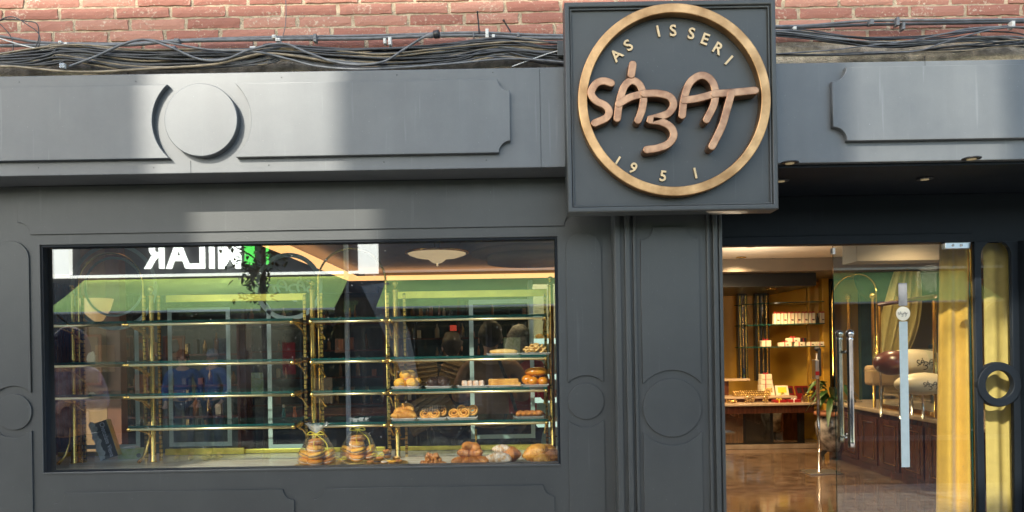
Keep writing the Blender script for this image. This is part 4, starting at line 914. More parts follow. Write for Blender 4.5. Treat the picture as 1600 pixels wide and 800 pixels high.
# dropped bulkhead along the left and back of the window side, warm cove on its edge
xc = -2.0
MB().box(-6, xc - .22, PB + .07, 12.4, CEI - .10, CEI - .003).build('bulkhead', 'ceiling_dark', cl)
MB().box(xc - .22, xc, PB + .07, 10.2, CEI - .10, CEI - .085).build('cove', 'cove', cl)
MB().box(xc - .22, 1.35, 9.95, 10.2, CEI - .10, CEI - .085).build('cove', 'cove', cl) if False else MB().box(xc + .002, 1.2, 9.7, 10.2, CEI - .10, CEI - .085).build('cove', 'cove', cl)
MB().box(xc + .002, 1.2, 10.2, 12.3, CEI - .10, CEI - .003).build('bulkhead', 'ceiling_dark', cl)
# round cornice near the right of the window
dcx, dcy = X(835, 395, 7.4), 7.6
dm = MB()
for (r0_, z0_, z1_) in ((1.05, .0, .035), (.96, .035, .07), (.88, .07, .11), (.66, .11, .19)):
    dm.lathe([(r0_*.72, -z0_-.002), (r0_*.72, -z1_), (.01, -z1_)], (dcx, dcy, CEI), 64)
dm.build('round_cornice', 'cornice_grey', cl)
# coffer step on the entrance side
MB().box(1.4, 3.0, 6.8, 7.6, CEI - .06, CEI - .002).build('coffer', 'ceiling', cl, bevel=.004)
MB().box(1.25, 6.9, 9.2, 12.3, CEI - .16, CEI - .002).build('bulkhead', 'ceiling_dark', cl, bevel=.004)
MB().box(1.0, X(1268,440,9.6), 9.45, 11.2, CEI - .33, CEI - .165).build('bulkhead', 'near_black', cl, bevel=.004)
# room walls
rw = empty('shop_wall', (0, 12.3, FLR), 'mustard shop walls curving round the back of the room', 'wall')
MB().box(-6, 7, 12.41, 12.5, FLR, CEI + .1).build('back_wall', 'near_black', rw)
MB().box(-6.15, -6.01, PB, 12.4, FLR, CEI + .1).build('side_wall', 'dark_wood', rw)
MB().box(7.01, 7.1, DY + .4, 12.4, FLR, CEI + .1).build('side_wall', 'mustard', rw)
MB().box(.64, 1.0, PB + .12, 4.6, FLR, CEI).build('pier', 'dark_green', rw)
# curved mustard wall
b = MB(); vs = []; fs = []; N = 30
P_ = spline([(X(1132,520,11.6),11.6,0),(X(1200,520,11.4),11.4,0),(X(1260,520,10.9),10.9,0),(X(1330,520,10.6),10.6,0),(X(1400,520,10.6),10.6,0),(6.8,10.7,0)], 8)
P_ = [Vector((-.2, 11.9, 0))] + P_
for p in P_:
    vs += [(p.x, p.y, FLR), (p.x, p.y, CEI - .165), (p.x, p.y+.12, FLR), (p.x, p.y+.12, CEI - .165)]
for i in range(len(P_)-1):
    a = i*4; fs += [(a, a+4, a+5, a+1), (a+2, a+3, a+7, a+6)]
b.add(vs, fs, True).build('curved_wall', 'mustard', rw)
# ---- entrance side furniture
def unit(name, lab, cat, u, v, Y, grp=None): 
    p = at(u, v, Y); return empty(name, (p.x, Y, p.z), lab, cat, grp)
# mirrored niches / pillars
for (ua, ub, lab) in ((1153,1168,'dark bronze mirrored strip pillar at the far left of the shop wall'),(1180,1202,'dark mirrored pillar between the mustard wall panels')):
    Yn = 10.75; xa, xb = X(ua, 500, Yn), X(ub, 500, Yn); o = empty('mirror_pillar', ((xa+xb)/2, Yn, FLR), lab, 'pillar', 'mirrored pillars on the mustard wall')
    MB().box(xa, xb, Yn, Yn+.10, FLR+.9, Z(ua, 458, Yn)).build('panel', 'near_black', o, bevel=.004)
    for k in range(3):
        x_ = xa + (xb-xa)*(.2+.3*k); MB().box(x_-.012, x_+.012, Yn-.02, Yn-.001, FLR+.9, Z(ua, 462, Yn)).build('strip', 'brass' if k != 1 else 'mirror', o, bevel=.003)
Yn = 10.35
for (ua, ub) in ((1285,1296),):
    xa, xb = X(ua, 500, Yn), X(ub, 500, Yn); o = empty('wall_post', ((xa+xb)/2, Yn, FLR), 'tall mustard post framing the right end of the glass shelves', 'post')
    MB().box(xa, xb, Yn, Yn+.12, FLR, Z(ua, 426, Yn)).build('post', 'mustard', o, bevel=.01)
    MB().box(X(1296.5,500,Yn), X(1303,500,Yn), Yn, Yn+.1, FLR, Z(ua, 436, Yn)).build('dark_strip', 'near_black', o)
    MB().box(X(1298,500,Yn), X(1300,500,Yn), Yn-.02, Yn-.001, FLR, Z(ua, 440, Yn)).build('brass_strip', 'brass', o)
# door frame on the wall and curved glass shelves with boxes
o = empty('wall_panel', (X(1272,500,10.7), 10.60, Z(1272,640,10.6)), 'flat wall panel with a moulded mustard frame behind the gift shelves', 'panel')
xa, xb, za, zb = X(1262,500,10.5), X(1285,500,10.5), Z(1262,640,10.5), Z(1272,440,10.5)
shape('frame', [rect(xa, xb, za, zb), rect(xa+.03, xb-.03, za+.03, zb-.03)], 10.50, .05, 'mustard', o, .008)
gs = 'curved glass shelves on the mustard wall'
shz = []
for (k, vv, lab) in ((0, 473, 'topmost empty glass shelf on the mustard wall'), (1, 507, 'middle glass shelf on the mustard wall with tall white gift boxes'), (2, 542.5, 'lower glass shelf on the mustard wall with flat white gift boxes')):
    Ys = 10.1; z_ = Z(1240, vv, Ys); xa, xb = X(1170,500,Ys), X(1286,500,Ys)
    pts = [(xa, 10.75), (X(1180,500,Ys), 10.45), (X(1215,500,Ys), 10.2), (X(1250,500,Ys), 10.08), (xb, 10.05), (xb, 10.75)]
    vs = [(a_, b_, z_) for a_, b_ in pts] + [(a_, b_, z_+.012) for a_, b_ in pts]; n_ = len(pts)
    g2 = MB().add(vs, [tuple(range(n_))[::-1], tuple(range(n_, 2*n_))]); g2.m = 1
    g2.add(vs, [(i, (i+1)%n_, n_+(i+1)%n_, n_+i) for i in range(n_)])
    o = g2.build('glass_shelf', ['clear_glass', 'glass_edge'], at0=Vector(((xa+xb)/2, 10.4, z_))); tag(o, lab, 'shelf', gs); shz.append(z_+.0125)
def giftbox(name, x, y, z, w_, d_, h_, m, lab, grp, rib='ribbon_red', bow=True, cat='gift box', mark=True, rz=0):
    o = empty(name, (x, y, z), lab, cat, grp)
    MB().box(-w_/2, w_/2, -d_/2, d_/2, 0, h_).xf(Matrix.Translation((x,y,z)) @ Matrix.Rotation(rz,4,'Z')).build('box', m, o, bevel=.004)
    r = MB(); r.box(-w_*.12, -w_*.04, -d_/2-.002, d_/2+.002, -.0, h_+.002)
    if bow:
        for s in (-1, 1): r.tube([tuple(p) for p in spline([(-w_*.08, -d_*.3, h_), (-w_*.08+s*.022, -d_*.4, h_+.022), (-w_*.08+s*.034, -d_*.4, h_+.006), (-w_*.08, -d_*.3, h_)], 4)], .005, 6)
    r.xf(Matrix.Translation((x,y,z)) @ Matrix.Rotation(rz,4,'Z')).build('ribbon', rib, o)
    if mark: 
        q = MB().ball((w_*.16, -d_/2-.001, h_*.36), min(w_, h_)*.22, 12, (1.2,.06,.6), fn=noise_r(5, .2, 3)).xf(Matrix.Translation((x,y,z)) @ Matrix.Rotation(rz,4,'Z')).build('print', 'chocolate', o)
    return o
pos = ['first', 'second', 'third', 'fourth', 'fifth', 'sixth']
for k in range(6):
    x = X(1213 + k*10.9, 500, 10.25); giftbox('gift_box', x, 10.25, shz[1], .083, .08, .145, 'cream', '%s tall white gift box from the left on the middle glass shelf' % pos[k], 'tall white gift boxes with red bows')
giftbox('gift_box', X(1283,500,10.3), 10.30, shz[1], .06, .08, .145, 'cream', 'tall white gift box half hidden by the mustard post', 'tall white gift boxes with red bows')
x = X(1277, 500, 10.2); tag(MB().lathe([(.022,0),(.022,.07),(.008,.10),(.008,.135),(.011,.138)], (x,10.2,shz[1]), 16).build('bottle', 'near_black', at0=Vector((x,10.2,shz[1]))), 'dark bottle at the right end of the tall gift boxes', 'bottle')
for k, (u, lv, w_) in enumerate(((1226,0,.16),(1248,0,.14),(1266,0,.12),(1280,0,.10),(1239,1,.17),(1254,1,.08))):
    giftbox('gift_box', X(u,542,10.2), 10.2, shz[2]+lv*.058, w_, .09, .055, 'cream' if u != 1254 else 'near_black', ['leftmost flat white gift box','second flat white gift box','third flat white gift box','rightmost flat white gift box','upper flat white gift box with a red bow','small black gift box'][k] + ' on the lower glass shelf', 'flat gift boxes on the lower glass shelf', bow=(k in (0,4)), mark=(u != 1254))
giftbox('gift_box', X(1196,540,10.5), 10.5, shz[2], .13, .1, .085, 'cream', 'square cream gift box with a bow at the left end of the lower shelf', None, 'ribbon_red', True, mark=False)
# counter with chocolates
Yk = 10.0; kz = Z(1210, 630, Yk); xa, xb = X(1133,630,Yk) - .6, X(1278,630,Yk)
ct = empty('counter', ((xa+xb)/2, Yk, FLR), 'long low counter with a brown stone top and mirrored base, laid out with chocolates', 'counter')
MB().box(xa, xb, Yk, Yk+.75, kz-.035, kz).build('top', 'stone_top', ct, bevel=.006)
MB().box(xa+.03, xb-.03, Yk+.05, Yk+.7, kz-.14, kz-.036).build('apron', 'dark_wood', ct, bevel=.003)
MB().box(xa+.1, xb-.1, Yk+.22, Yk+.7, FLR+.06, kz-.141).build('base', 'near_black', ct)
MB().box(xa+.02, xb+.2, Yk+.16, Yk+.72, FLR+.0005, FLR+.06).build('plinth', 'stone_top', ct, bevel=.003)
for k in range(5):
    x0_ = xa + .2 + k*.37; MB().box(x0_, x0_+.33, Yk+.205, Yk+.2195, FLR+.08, kz-.15).build('mirror_panel', 'mirror' if k % 2 else 'door_glass', ct)
rz_ = kz + .075
MB().box(xa+.5, X(1255,610,Yk), Yk+.28, Yk+.7, kz+.001, rz_-.03).build('riser', 'dark_wood', ct)
MB().box(xa+.45, X(1256,610,Yk), Yk+.24, Yk+.72, rz_-.029, rz_).build('riser_top', 'stone_top', ct, bevel=.005)
gch = 'gold foil chocolates in rows on the counter riser'
k = 0
for r_ in range(3):
    for i in range(16):
        x = X(1149 + i*3.55, 600, Yk+.3); b = MB().ball((0,0,.017), .0155, 8, (1,1,1.0)); b.xf(Matrix.Translation((x, Yk+.30+r_*.05, rz_+.028*0+r_*.022)))
        if r_ > 0: b.box(x-.015, x+.015, Yk+.285+r_*.05, Yk+.315+r_*.05, rz_, rz_+r_*.022)
        tag(b.build('chocolate', 'foil', at0=Vector((x, Yk+.30+r_*.05, rz_))), 'gold wrapped chocolate in the rows at the left of the raised counter', 'chocolate', gch)
for (u, m_, lab, tl) in ((1202, 'cream', 'white framed gift box of chocolates leaning back with a gold ribbon', 8), (1223, 'cream', 'lower white gift box with yellow paper leaning beside the framed one', 18)):
    x = X(u, 600, Yk+.42); hh_ = .175 if u == 1202 else .145; wd = .155 if u == 1202 else .18; o = empty('gift_box', (x, Yk+.42, rz_), lab, 'gift box')
    T_ = Matrix.Translation((x, Yk+.42, rz_)) @ Matrix.Rotation(-R(22), 4, 'X')
    MB().box(-wd/2, wd/2, 0, .03, .002, hh_).xf(T_).build('box', m_, o, bevel=.003)
    MB().box(-wd*.33, wd*.33, -.003, -.0005, hh_*.25, hh_*.82).xf(T_).build('picture', 'foil' if u == 1202 else 'ribbon', o)
    b = MB(); b.tube([(-wd*.2, -.006, .0), (-wd*.05, -.008, hh_*.25), (wd*.12, -.006, hh_*.12), (-wd*.1,-.006,hh_*.33)], .007, 6); b.xf(T_).build('bow', 'ribbon', o)
for k, u in enumerate((1237, 1252, 1262, 1273)):
    x = X(u, 595, Yk+.55); T_ = Matrix.Translation((x, Yk+.55, kz)) @ Matrix.Rotation(-R(30), 4, 'X'); o = empty('gift_box', (x, Yk+.55, kz), '%s red gift box propped behind the leaning white boxes' % ['first','second','third','fourth'][k], 'gift box', 'red gift boxes propped at the back of the counter')
    MB().box(-.055, .055, 0, .03, .0, .22).xf(T_).build('box', 'red_gift', o, bevel=.004)
    MB().box(-.035, .035, -.002, -.0003, .10, .19).xf(T_).build('window', 'chocolate', o)
for k in range(3):
    x = X(1266, 610, Yk+.35); o = giftbox('gift_box', x, Yk+.36, kz+.001+k*.036, .21-.02*k, .12, .034, 'dark_wood', '%s flat dark box in the stack tied with gold ribbon' % ['lowest','middle','topmost'][k], 'dark boxes stacked with gold ribbon', 'ribbon', k == 2, mark=False)
for (u, lab, rib) in ((1217, 'small red box with a gold bow on the front edge of the counter', 'ribbon'), (1240, 'small red box with a silver bow on the front edge of the counter', 'tray_card')):
    giftbox('gift_box', X(u,625,Yk+.12), Yk+.12, kz+.0005, .17, .10, .035, 'red_gift', lab, None, rib, mark=False)
for (u, w_, lab) in ((1143, .14, 'low heap of wrapped sweets at the left end of the counter'), (1171, .12, 'clear bag of brown sweets standing on the counter'), (1196, .07, 'small slim bag of dark sweets on the counter')):
    o = empty('sweet_bag', (X(u,620,Yk+.12), Yk+.12, kz), lab, 'sweets'); b = MB(); hmax = {1143:.035, 1171:.10, 1196:.08}[u]
    for i in range(40): 
        b.ball((X(u,620,Yk+.12)+rnd.uniform(-w_/2,w_/2), Yk+.12+rnd.uniform(-.03,.03), kz+.008+rnd.uniform(0,hmax)), .010, 6)
    b.build('sweets', 'foil', o)
    if u != 1143: MB().ball((X(u,620,Yk+.12), Yk+.12, kz+hmax*.55), w_*.6, 16, (1,.6,hmax/w_*1.0), fn=noise_r(u,.15,7)).build('cellophane', 'cellophane', o)
giftbox('gift_box', X(1262,622,Yk+.1), Yk+.1, kz+.0005, .09, .09, .085, 'foil', 'dark square box wrapped in gold ribbon at the right end of the counter', None, 'ribbon', mark=False)
# small side table with cartons at the left
o = empty('side_shelf', (X(1150,590,10.6), 10.6, kz), 'narrow pale stone shelf at the left edge of the doorway view', 'shelf')
MB().box(X(1110,590,10.55), X(1172,590,10.55), 10.55, 10.74, Z(1150,592,10.55)-.03, Z(1150,592,10.55)).build('top', 'stone_top', o, bevel=.004)
MB().box(X(1115,590,10.55), X(1140,590,10.55), 10.6, 10.7, FLR, Z(1150,592,10.55)-.031).build('support', 'dark_wood', o)
for k in range(5):
    x = X(1196, 570, 10.5); giftbox('gift_box', x, 10.52, kz+.001+k*.075, .2-.012*k, .12, .07, 'cream', '%s cream box in the tall stack in front of the mirrored pillar' % ['lowest','second','third','fourth','topmost'][k], 'cream boxes in a tall stack', bow=(k == 4), mark=False)
# sanitiser stand
Yp = 8.25; xq = X(1279.5, 700, Yp); ps = empty('dispenser_stand', (xq, Yp, FLR), 'slim steel stand with a hand gel dispenser and flat square foot', 'stand')
MB().box(xq-.16, xq+.20, Yp-.15, Yp+.15, FLR+.0005, FLR+.014).build('foot', 'steel', ps, bevel=.004)
MB().tube([(xq,Yp,FLR+.014),(xq,Yp,Z(1280,552,Yp))], .018, 16).build('pole', 'chrome', ps)
d = MB().box(xq-.05, xq-.005, Yp-.06, Yp+.04, Z(1276,592,Yp), Z(1276,562,Yp)).build('dispenser', 'steel', ps, bevel=.008)
MB().box(xq-.048, xq-.008, Yp-.064, Yp-.0605, Z(1276,586,Yp), Z(1276,580,Yp)).build('label', 'red_gift', d)
MB().box(xq-.004, xq+.03, Yp-.03, Yp-.019, Z(1276,588,Yp), Z(1276,545,Yp)).build('back_plate', 'plastic_black', ps, bevel=.003)
MB().ball((xq+.002,Yp,Z(1280,545,Yp)), .034, 14, (1,1,.9)).build('knob', 'plastic_black', ps)
# plant in painted pot
Yt = 9.2; xt = X(1301, 700, Yt); pt = empty('potted_plant', (xt, Yt, FLR), 'leafy green plant in a painted pot behind the glass door edge', 'plant')
mat('pot', (0.03, 0.03, 0.035), 0.2, col2=(0.55, 0.52, 0.50), vscale=9, coat=.6); mat('leaf', (0.025, 0.07, 0.018), 0.35, col2=(0.05, 0.12, 0.03), vscale=9); mat('terracotta', (0.36, 0.15, 0.08), 0.7)
MB().lathe([(.10,.10),(.13,.12),(.19,.30),(.20,.44),(.16,.53),(.165,.55),(.19,.56),(.19,.58),(.15,.575),(.02,.55)], (xt,Yt,FLR), 32).build('pot', 'pot', pt)
MB().lathe([(.195,.54),(.21,.545),(.21,.585),(.18,.59)], (xt,Yt,FLR), 32).build('rim', 'terracotta', pt)
for k in range(4):
    b = MB(); b.tube([(xt+.09*math.cos(k*1.57+.4), Yt+.09*math.sin(k*1.57+.4), FLR+.12), (xt+.17*math.cos(k*1.57+.4), Yt+.17*math.sin(k*1.57+.4), FLR+.06), (xt+.15*math.cos(k*1.57+.4), Yt+.15*math.sin(k*1.57+.4), FLR+.005)], .018, 8)
    b.build('leg', 'near_black', pt)
def leaf(b, base, d, L, w_, droop):
    base = Vector(base); d = Vector(d).normalized(); side = d.cross(Vector((0,0,1))).normalized(); pts = []; n_ = 6
    for i in range(n_+1):
        t = i/n_; p = base + d*L*t + Vector((0,0,-droop*t*t*L)); ww = w_*math.sin(math.pi*min(t*.9+.08,1))**.8
        pts += [p - side*ww + Vector((0,0,.012)), p, p + side*ww + Vector((0,0,.012))]
    b.add(pts, [(3*i+j, 3*i+j+1, 3*i+j+4, 3*i+j+3) for i in range(n_) for j in (0,1)], True)
b = MB(); st = MB()
for k in range(30):
    a = rnd.uniform(0, 6.28); e = rnd.uniform(-.1, 1.2); h_ = rnd.uniform(.1, .42); base = Vector((xt+.12*math.cos(a)*h_*2, Yt+.12*math.sin(a)*h_*2, FLR+.56+h_))
    leaf(b, base, (math.cos(a), math.sin(a), e), rnd.uniform(.16,.28), rnd.uniform(.03,.05), rnd.uniform(.4,1.2))
    if k % 3 == 0: st.tube([(xt, Yt, FLR+.55), tuple((Vector((xt,Yt,FLR+.6))+base)/2), tuple(base)], .006, 6)
b.build('leaves', 'leaf', pt); st.build('stems', 'leaf', pt)
# ---- glass door
dr = empty('glass_door', (SX0 - .02, DY, .02), 'frameless glass door with a pale vertical stripe and steel bar handles', 'door')
gx0, gx1 = X(1304, 560, DY+.02), SX0 - .004
g2 = MB(); v = [(x_, y_, z_) for z_ in (.02, dz1-.006) for x_, y_ in ((gx0, DY+.015), (gx1, DY+.015), (gx1, DY+.025), (gx0, DY+.025))]
g2.add(v, [(0,1,5,4),(2,3,7,6)]); g2.m = 1; g2.add(v, [(0,3,2,1),(4,5,6,7),(1,2,6,5),(3,0,4,7)]); g2.build('pane', ['door_glass', 'glass_edge'], dr)
MB().box(X(1478,383,DY), X(1518,383,DY), DY+.006, DY+.036, Z(1498,388,DY), Z(1498,377.5,DY)).build('top_pivot', 'steel', dr, bevel=.002)
for u in (1490, 1503): aim(MB().lathe([(.006,0),(.006,.004),(.003,.005)], (0,0,0), 12), Vector((X(u,383,DY), DY+.006, Z(u,383,DY))), (0,-1,0)).build('screw', 'chrome', dr)
MB().box(X(1302,395,DY), X(1306,395,DY), DY+.004, DY+.036, Z(1304,397,DY), Z(1304,387,DY)).build('stop_clip', 'plastic_white', dr, bevel=.002)
MB().box(SX0-.0035, SX0-.0005, DY+.008, DY+.032, .02, dz1-.004).build('edge_strip', 'brass', dr)
DF = DY + .0145
lxx = X(1411, 490, DF); lzz = Z(1411, 490, DF); lr = 11/F*DF; hw_ = 6.7/F*DF
shape('stripe', [rect(lxx - hw_*.98, lxx + hw_*.98, Z(1412,730,DF), lzz - lr*1.12)], DF - .0012, .001, 'vinyl_door', dr)
shape('stripe', [rect(lxx - hw_, lxx + hw_, lzz + lr*1.12, Z(1411,442,DF))], DF - .0012, .001, 'cable_grey', dr)
rd_ = shape('round_badge', [circ(lxx, lzz, lr)], DF - .0012, .001, 'cream', dr)
small_logo('word_mark', (lxx, DF - .0014, lzz), lr*.86, 'ink', rd_, .055, .0003)
for (u, y_, vt, vb_, lab) in ((1313, DY+.075, 526, 691, 'inner'), (1329, DY-.045, 526, 700, 'outer')):
    x = X(u, 600, y_); zt_, zb_2 = Z(u, vt, y_), Z(u, vb_, y_); h = MB().lathe([(.001,0),(.0165,.001),(.0165,.03),(.0155,.034),(.0155,zt_-zb_2-.02),(.0175,zt_-zb_2-.018),(.0175,zt_-zb_2-.008),(.008,zt_-zb_2)], (x, y_, zb_2), 28).build('handle', 'chrome', dr)
    MB().ball((x, y_, zt_+.014), .021, 20).build('ball_end', 'chrome', h)
    for vv in (550, 681):
        zz_ = Z(u, vv, y_); MB().tube([(x, y_, zz_), (x, DY+.02, zz_)], .008, 12).build('mount', 'chrome', h)
# ---- curtains
def curtain(pts, ztop, zbot, m, lab, folds, amp, flare=0.0, th=.004, ph=0):
    """hanging cloth along a line, folds deepening towards the hem"""
    A, B = Vector(pts[0]), Vector(pts[1]); nu, nv = 140, 26; b = MB(); L = (B-A).length; t_ = (B-A).normalized(); nn = Vector((-t_.y, t_.x, 0)); vs = []
    for side in (0, 1):
        for j in range(nv+1):
            h = j/nv; z_ = ztop + (zbot-ztop)*h; fl = 1 + flare*h
            for i in range(nu+1):
                s_ = i/nu; wv = math.sin(s_*folds*2*math.pi + ph + .5*math.sin(h*2.2+s_*5)) + .35*math.sin(s_*folds*4.3+1.3+h*1.5)
                p = A + t_*(L*((s_-1)*fl+1)) + nn*(amp*(.45+.55*h)*wv + side*th); p.z = z_; vs.append(p)
    n1 = (nu+1)*(nv+1); fs = []
    for j in range(nv):
        for i in range(nu):
            a = j*(nu+1)+i; fs.append((a, a+nu+1, a+nu+2, a+1)); a += n1; fs.append((a, a+1, a+nu+2, a+nu+1))
    b.add(vs, fs, True); o = b.build('curtain', m, at0=Vector(((A.x+B.x)/2, (A.y+B.y)/2, zbot))); tag(o, lab, 'curtain'); return o
curtain(((X(1473,500,3.95),3.96,0), (X(1522,500,3.95),3.93,0)), dz1+.1, .2, 'fabric_gold', 'bright yellow curtain hanging behind the hinge side of the glass door', 2.5, .020, .30)
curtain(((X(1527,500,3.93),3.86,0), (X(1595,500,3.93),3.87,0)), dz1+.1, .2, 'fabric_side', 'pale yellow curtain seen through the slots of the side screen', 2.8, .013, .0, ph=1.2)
# swagged curtain further in
A_, B_ = at(1432, 424, 8.6), at(1352, 560, 8.6); b = MB(); vs = []; nu, nv = 40, 20
for j in range(nv+1):
    h = j/nv
    for i in range(nu+1):
        s_ = i/nu; top = at(1398+s_*40, 424, 8.6); bot = at(1368+s_*22, 600, 8.6); c_ = top.lerp(bot, h); c_.x += .25*math.sin(h*math.pi)*(s_-.3)*.9
        c_.y += .035*math.sin(s_*28); vs.append(c_)
b.add(vs, [(j*(nu+1)+i, (j+1)*(nu+1)+i, (j+1)*(nu+1)+i+1, j*(nu+1)+i+1) for j in range(nv) for i in range(nu)], True)
o = b.build('curtain', 'fabric_pale', at0=Vector((at(1385,600,8.6)))); tag(o, 'dull gold curtain swept to the left deeper inside the shop', 'curtain'); sm_ = o.modifiers.new('t', 'SOLIDIFY'); sm_.thickness = .006
# dark cabinet with display case
cbx = 3.98; cb = empty('cabinet', (cbx+.4, 8, FLR), 'dark red wood cabinet with raised panels and a stone top', 'cabinet')
y0_, y1_ = 6.2, 9.4; cz = .86
MB().box(cbx, cbx+.9, y0_, y1_, FLR+.0005, cz-.045).build('body', 'dark_wood', cb)
MB().box(cbx-.05, cbx+.92, y0_-.03, y1_+.03, cz-.044, cz).build('top', 'stone_top', cb, bevel=.012)
for k in range(7):
    ya = y0_+.1+k*.46
    pnl = MB().box(cbx-.012, cbx-.0005, ya, ya+.38, FLR+.08, cz-.10).build('panel', 'dark_wood', cb, bevel=.006)
    b = MB(); 
    for (a0, a1_, z0_, z1_) in ((ya+.06, ya+.068, FLR+.14, cz-.16), (ya+.312, ya+.32, FLR+.14, cz-.16), (ya+.06, ya+.32, FLR+.14, FLR+.148), (ya+.06, ya+.32, cz-.168, cz-.16)):
        b.box(cbx-.018, cbx-.013, a0, a1_, z0_, z1_)
    b.build('beading', 'bronze', pnl)
dc = empty('display_case', (cbx+.3, 7.6, cz), 'glass display case with brass posts standing on the dark cabinet', 'display case')
for (u, Yq, vt) in ((1461, 6.9, 455), (1365, 8.3, 466), (1327, 9.2, 468), (1374, 8.1, 478), (1450, 7.05, 470)):
    x = max(X(u, 560, Yq), cbx+.02); zt_ = Z(u, vt, Yq)
    MB().tube([(x,Yq,cz),(x,Yq,zt_)], .016, 14).build('post', 'brass', dc)
    if vt < 470: MB().ball((x,Yq,zt_+.028), .034, 14).build('finial', 'brass', dc)
pA, pB = Vector((max(X(1374,476,8.1), cbx+.02), 8.1, Z(1374,476,8.1))), Vector((X(1461,463,6.9), 6.9, Z(1461,463,6.9)))
MB().tube([pA, pB], .022, 10).build('top_rail', 'dark_wood', dc)
MB().box(cbx+.02, cbx+.05, 6.95, 8.1, cz+.001, cz+.05).build('bottom_rail', 'brass', dc)
MB().box(cbx+.03, cbx+.036, 6.95, 8.1, cz+.051, pA.z-.03).build('pane', 'clear_glass', dc)
# arch over the case
xm, ym = cbx+.1, 8.9; r_ = .26; zt_ = Z(1352, 428, 8.9) - r_
MB().tube([(xm, ym-r_*2.2, cz+.3)] + [(xm, ym - r_*2.2*math.cos(R(9*i)), zt_ + r_*1.3*math.sin(R(9*i))*.75) for i in range(21)] + [(xm, ym+r_*2.2, cz+.3)], .009, 8).build('arch', 'brass', dc)
# printed loaf-shaped tins
mat('loaf_cream', (0.72, 0.60, 0.42), .35, coat=.3); mat('loaf_brown', (0.12, 0.03, 0.02), .3, coat=.3)
def tin(u, v, Yq, L, r, lab, half=False):
    p = at(u, v, Yq); o = empty('printed_tin', (p.x, Yq, p.z - r), lab, 'tin')
    b = MB().ball((p.x, Yq, p.z), r, 28, (L/r, .9, .85)); b.build('body', 'loaf_cream', o)
    if half: MB().ball((p.x-L*.52, Yq, p.z), r, 24, (L/r*.50, .925, .80)).build('dark_end', 'loaf_brown', o)
    def wrap(q):
        xx_ = q.x; c_ = max(0.0, 1-(xx_/L)**2); ry = r*.9*math.sqrt(c_); zz2 = q.y; k_ = max(.02, 1-(zz2/(r*.85*math.sqrt(c_)+1e-6))**2) if abs(zz2) < r*.85*math.sqrt(c_) else .02
        return Vector((p.x+xx_, Yq - ry*math.sqrt(k_) - .003 - q.z, p.z+zz2))
    off = L*.25 if half else L*.1
    small_logo('word_mark', None, L*.36, 'ink', o, .06, .0008, extra=lambda q: wrap(Vector((q.x+off, q.y, q.z))))
    return o
case_sh = empty('case_shelf', (cbx+.55, 7.4, 1.2), 'clear stand of stacked glass shelves inside the display case', 'shelf')
tz = Z(1425, 566, 7.3); tz2 = Z(1440, 598, 7.1)
tin(1424, 566.5, 7.3, .36, .155, 'long cream oval tin with a dark brown left end, upper of the two', True)
tin(1442, 600, 7.0, .27, .125, 'cream oval tin with black script below the long one')
p = at(1445, 590, 7.05); o = empty('mask_ornament', (p.x, 7.02, p.z-.05), 'small cream dome with two dark spots between the two oval tins', 'ornament')
MB().ball((p.x, 7.05, p.z), .062, 18, (1,.5,.8)).build('dome', 'cream', o)
for s in (-1,1): MB().ball((p.x+s*.02, 7.018, p.z), .012, 10, (1,.2,.8)).build('spot', 'ink', o)
for (u, v, Yq, w_) in ((1424, 578, 7.3, .42), (1442, 610, 7.0, .30)):
    q = at(u, v, Yq); MB().box(q.x-w_, q.x+w_, Yq-.12, Yq+.12, q.z-.012, q.z).build('shelf_plate', 'clear_glass', case_sh)
    for s in (-.8, 0, .8): MB().tube([(q.x+s*w_*.9, Yq, cz), (q.x+s*w_*.9, Yq, q.z-.012)], .012, 8).build('leg', 'chrome', case_sh)
p = at(1387, 590, 7.9); o = empty('paper_bag', (p.x, 7.9, p.z-.14), 'brown paper parcel left of the pale stripe on the door', 'parcel')
MB().box(p.x-.20, p.x+.16, 7.85, 8.02, p.z-.08, p.z+.13).build('paper', 'paper_brown', o, bevel=.03)
# round mirror clock above
p = at(1373, 434, 9.6); o = empty('wall_clock', (p.x, 9.6, p.z), 'oval wall clock in a thick dark frame above the display case', 'clock')
aim(MB().lathe([(.30,0),(.33,.03),(.30,.06),(.25,.055)], (0,0,0), 40), Vector((p.x, 9.6, p.z)), (0,-1,0)).build('frame', 'dark_green', o)
aim(MB().lathe([(.001,.03),(.25,.03),(.25,.05),(.001,.052)], (0,0,0), 40), Vector((p.x, 9.6, p.z)), (0,-1,0)).build('face', 'cream', o)
MB().box(p.x-.005, p.x+.005, 9.54, 9.545, p.z, p.z+.17).build('hand', 'ink', o); MB().box(p.x, p.x+.11, 9.54, 9.545, p.z-.004, p.z+.004).build('hand', 'ink', o)
o = MB().box(X(1345,430,9.7), X(1470,430,9.7), 9.72, 9.80, FLR, CEI-.17).build('partition', 'dark_green', at0=Vector((X(1400,430,9.7), 9.75, FLR))); tag(o, 'dark green partition carrying the oval clock', 'partition wall')
# dark hanging beam over the case
o = MB().box(X(1316,400,7.2), 6.2, 6.9, 7.2, CEI-.30, CEI-.01).build('hanging_beam', 'ceiling_dark', at0=Vector((4.4, 7.05, CEI-.3)), bevel=.004); tag(o, 'dark boxed beam hanging from the shop ceiling above the display case', 'beam')
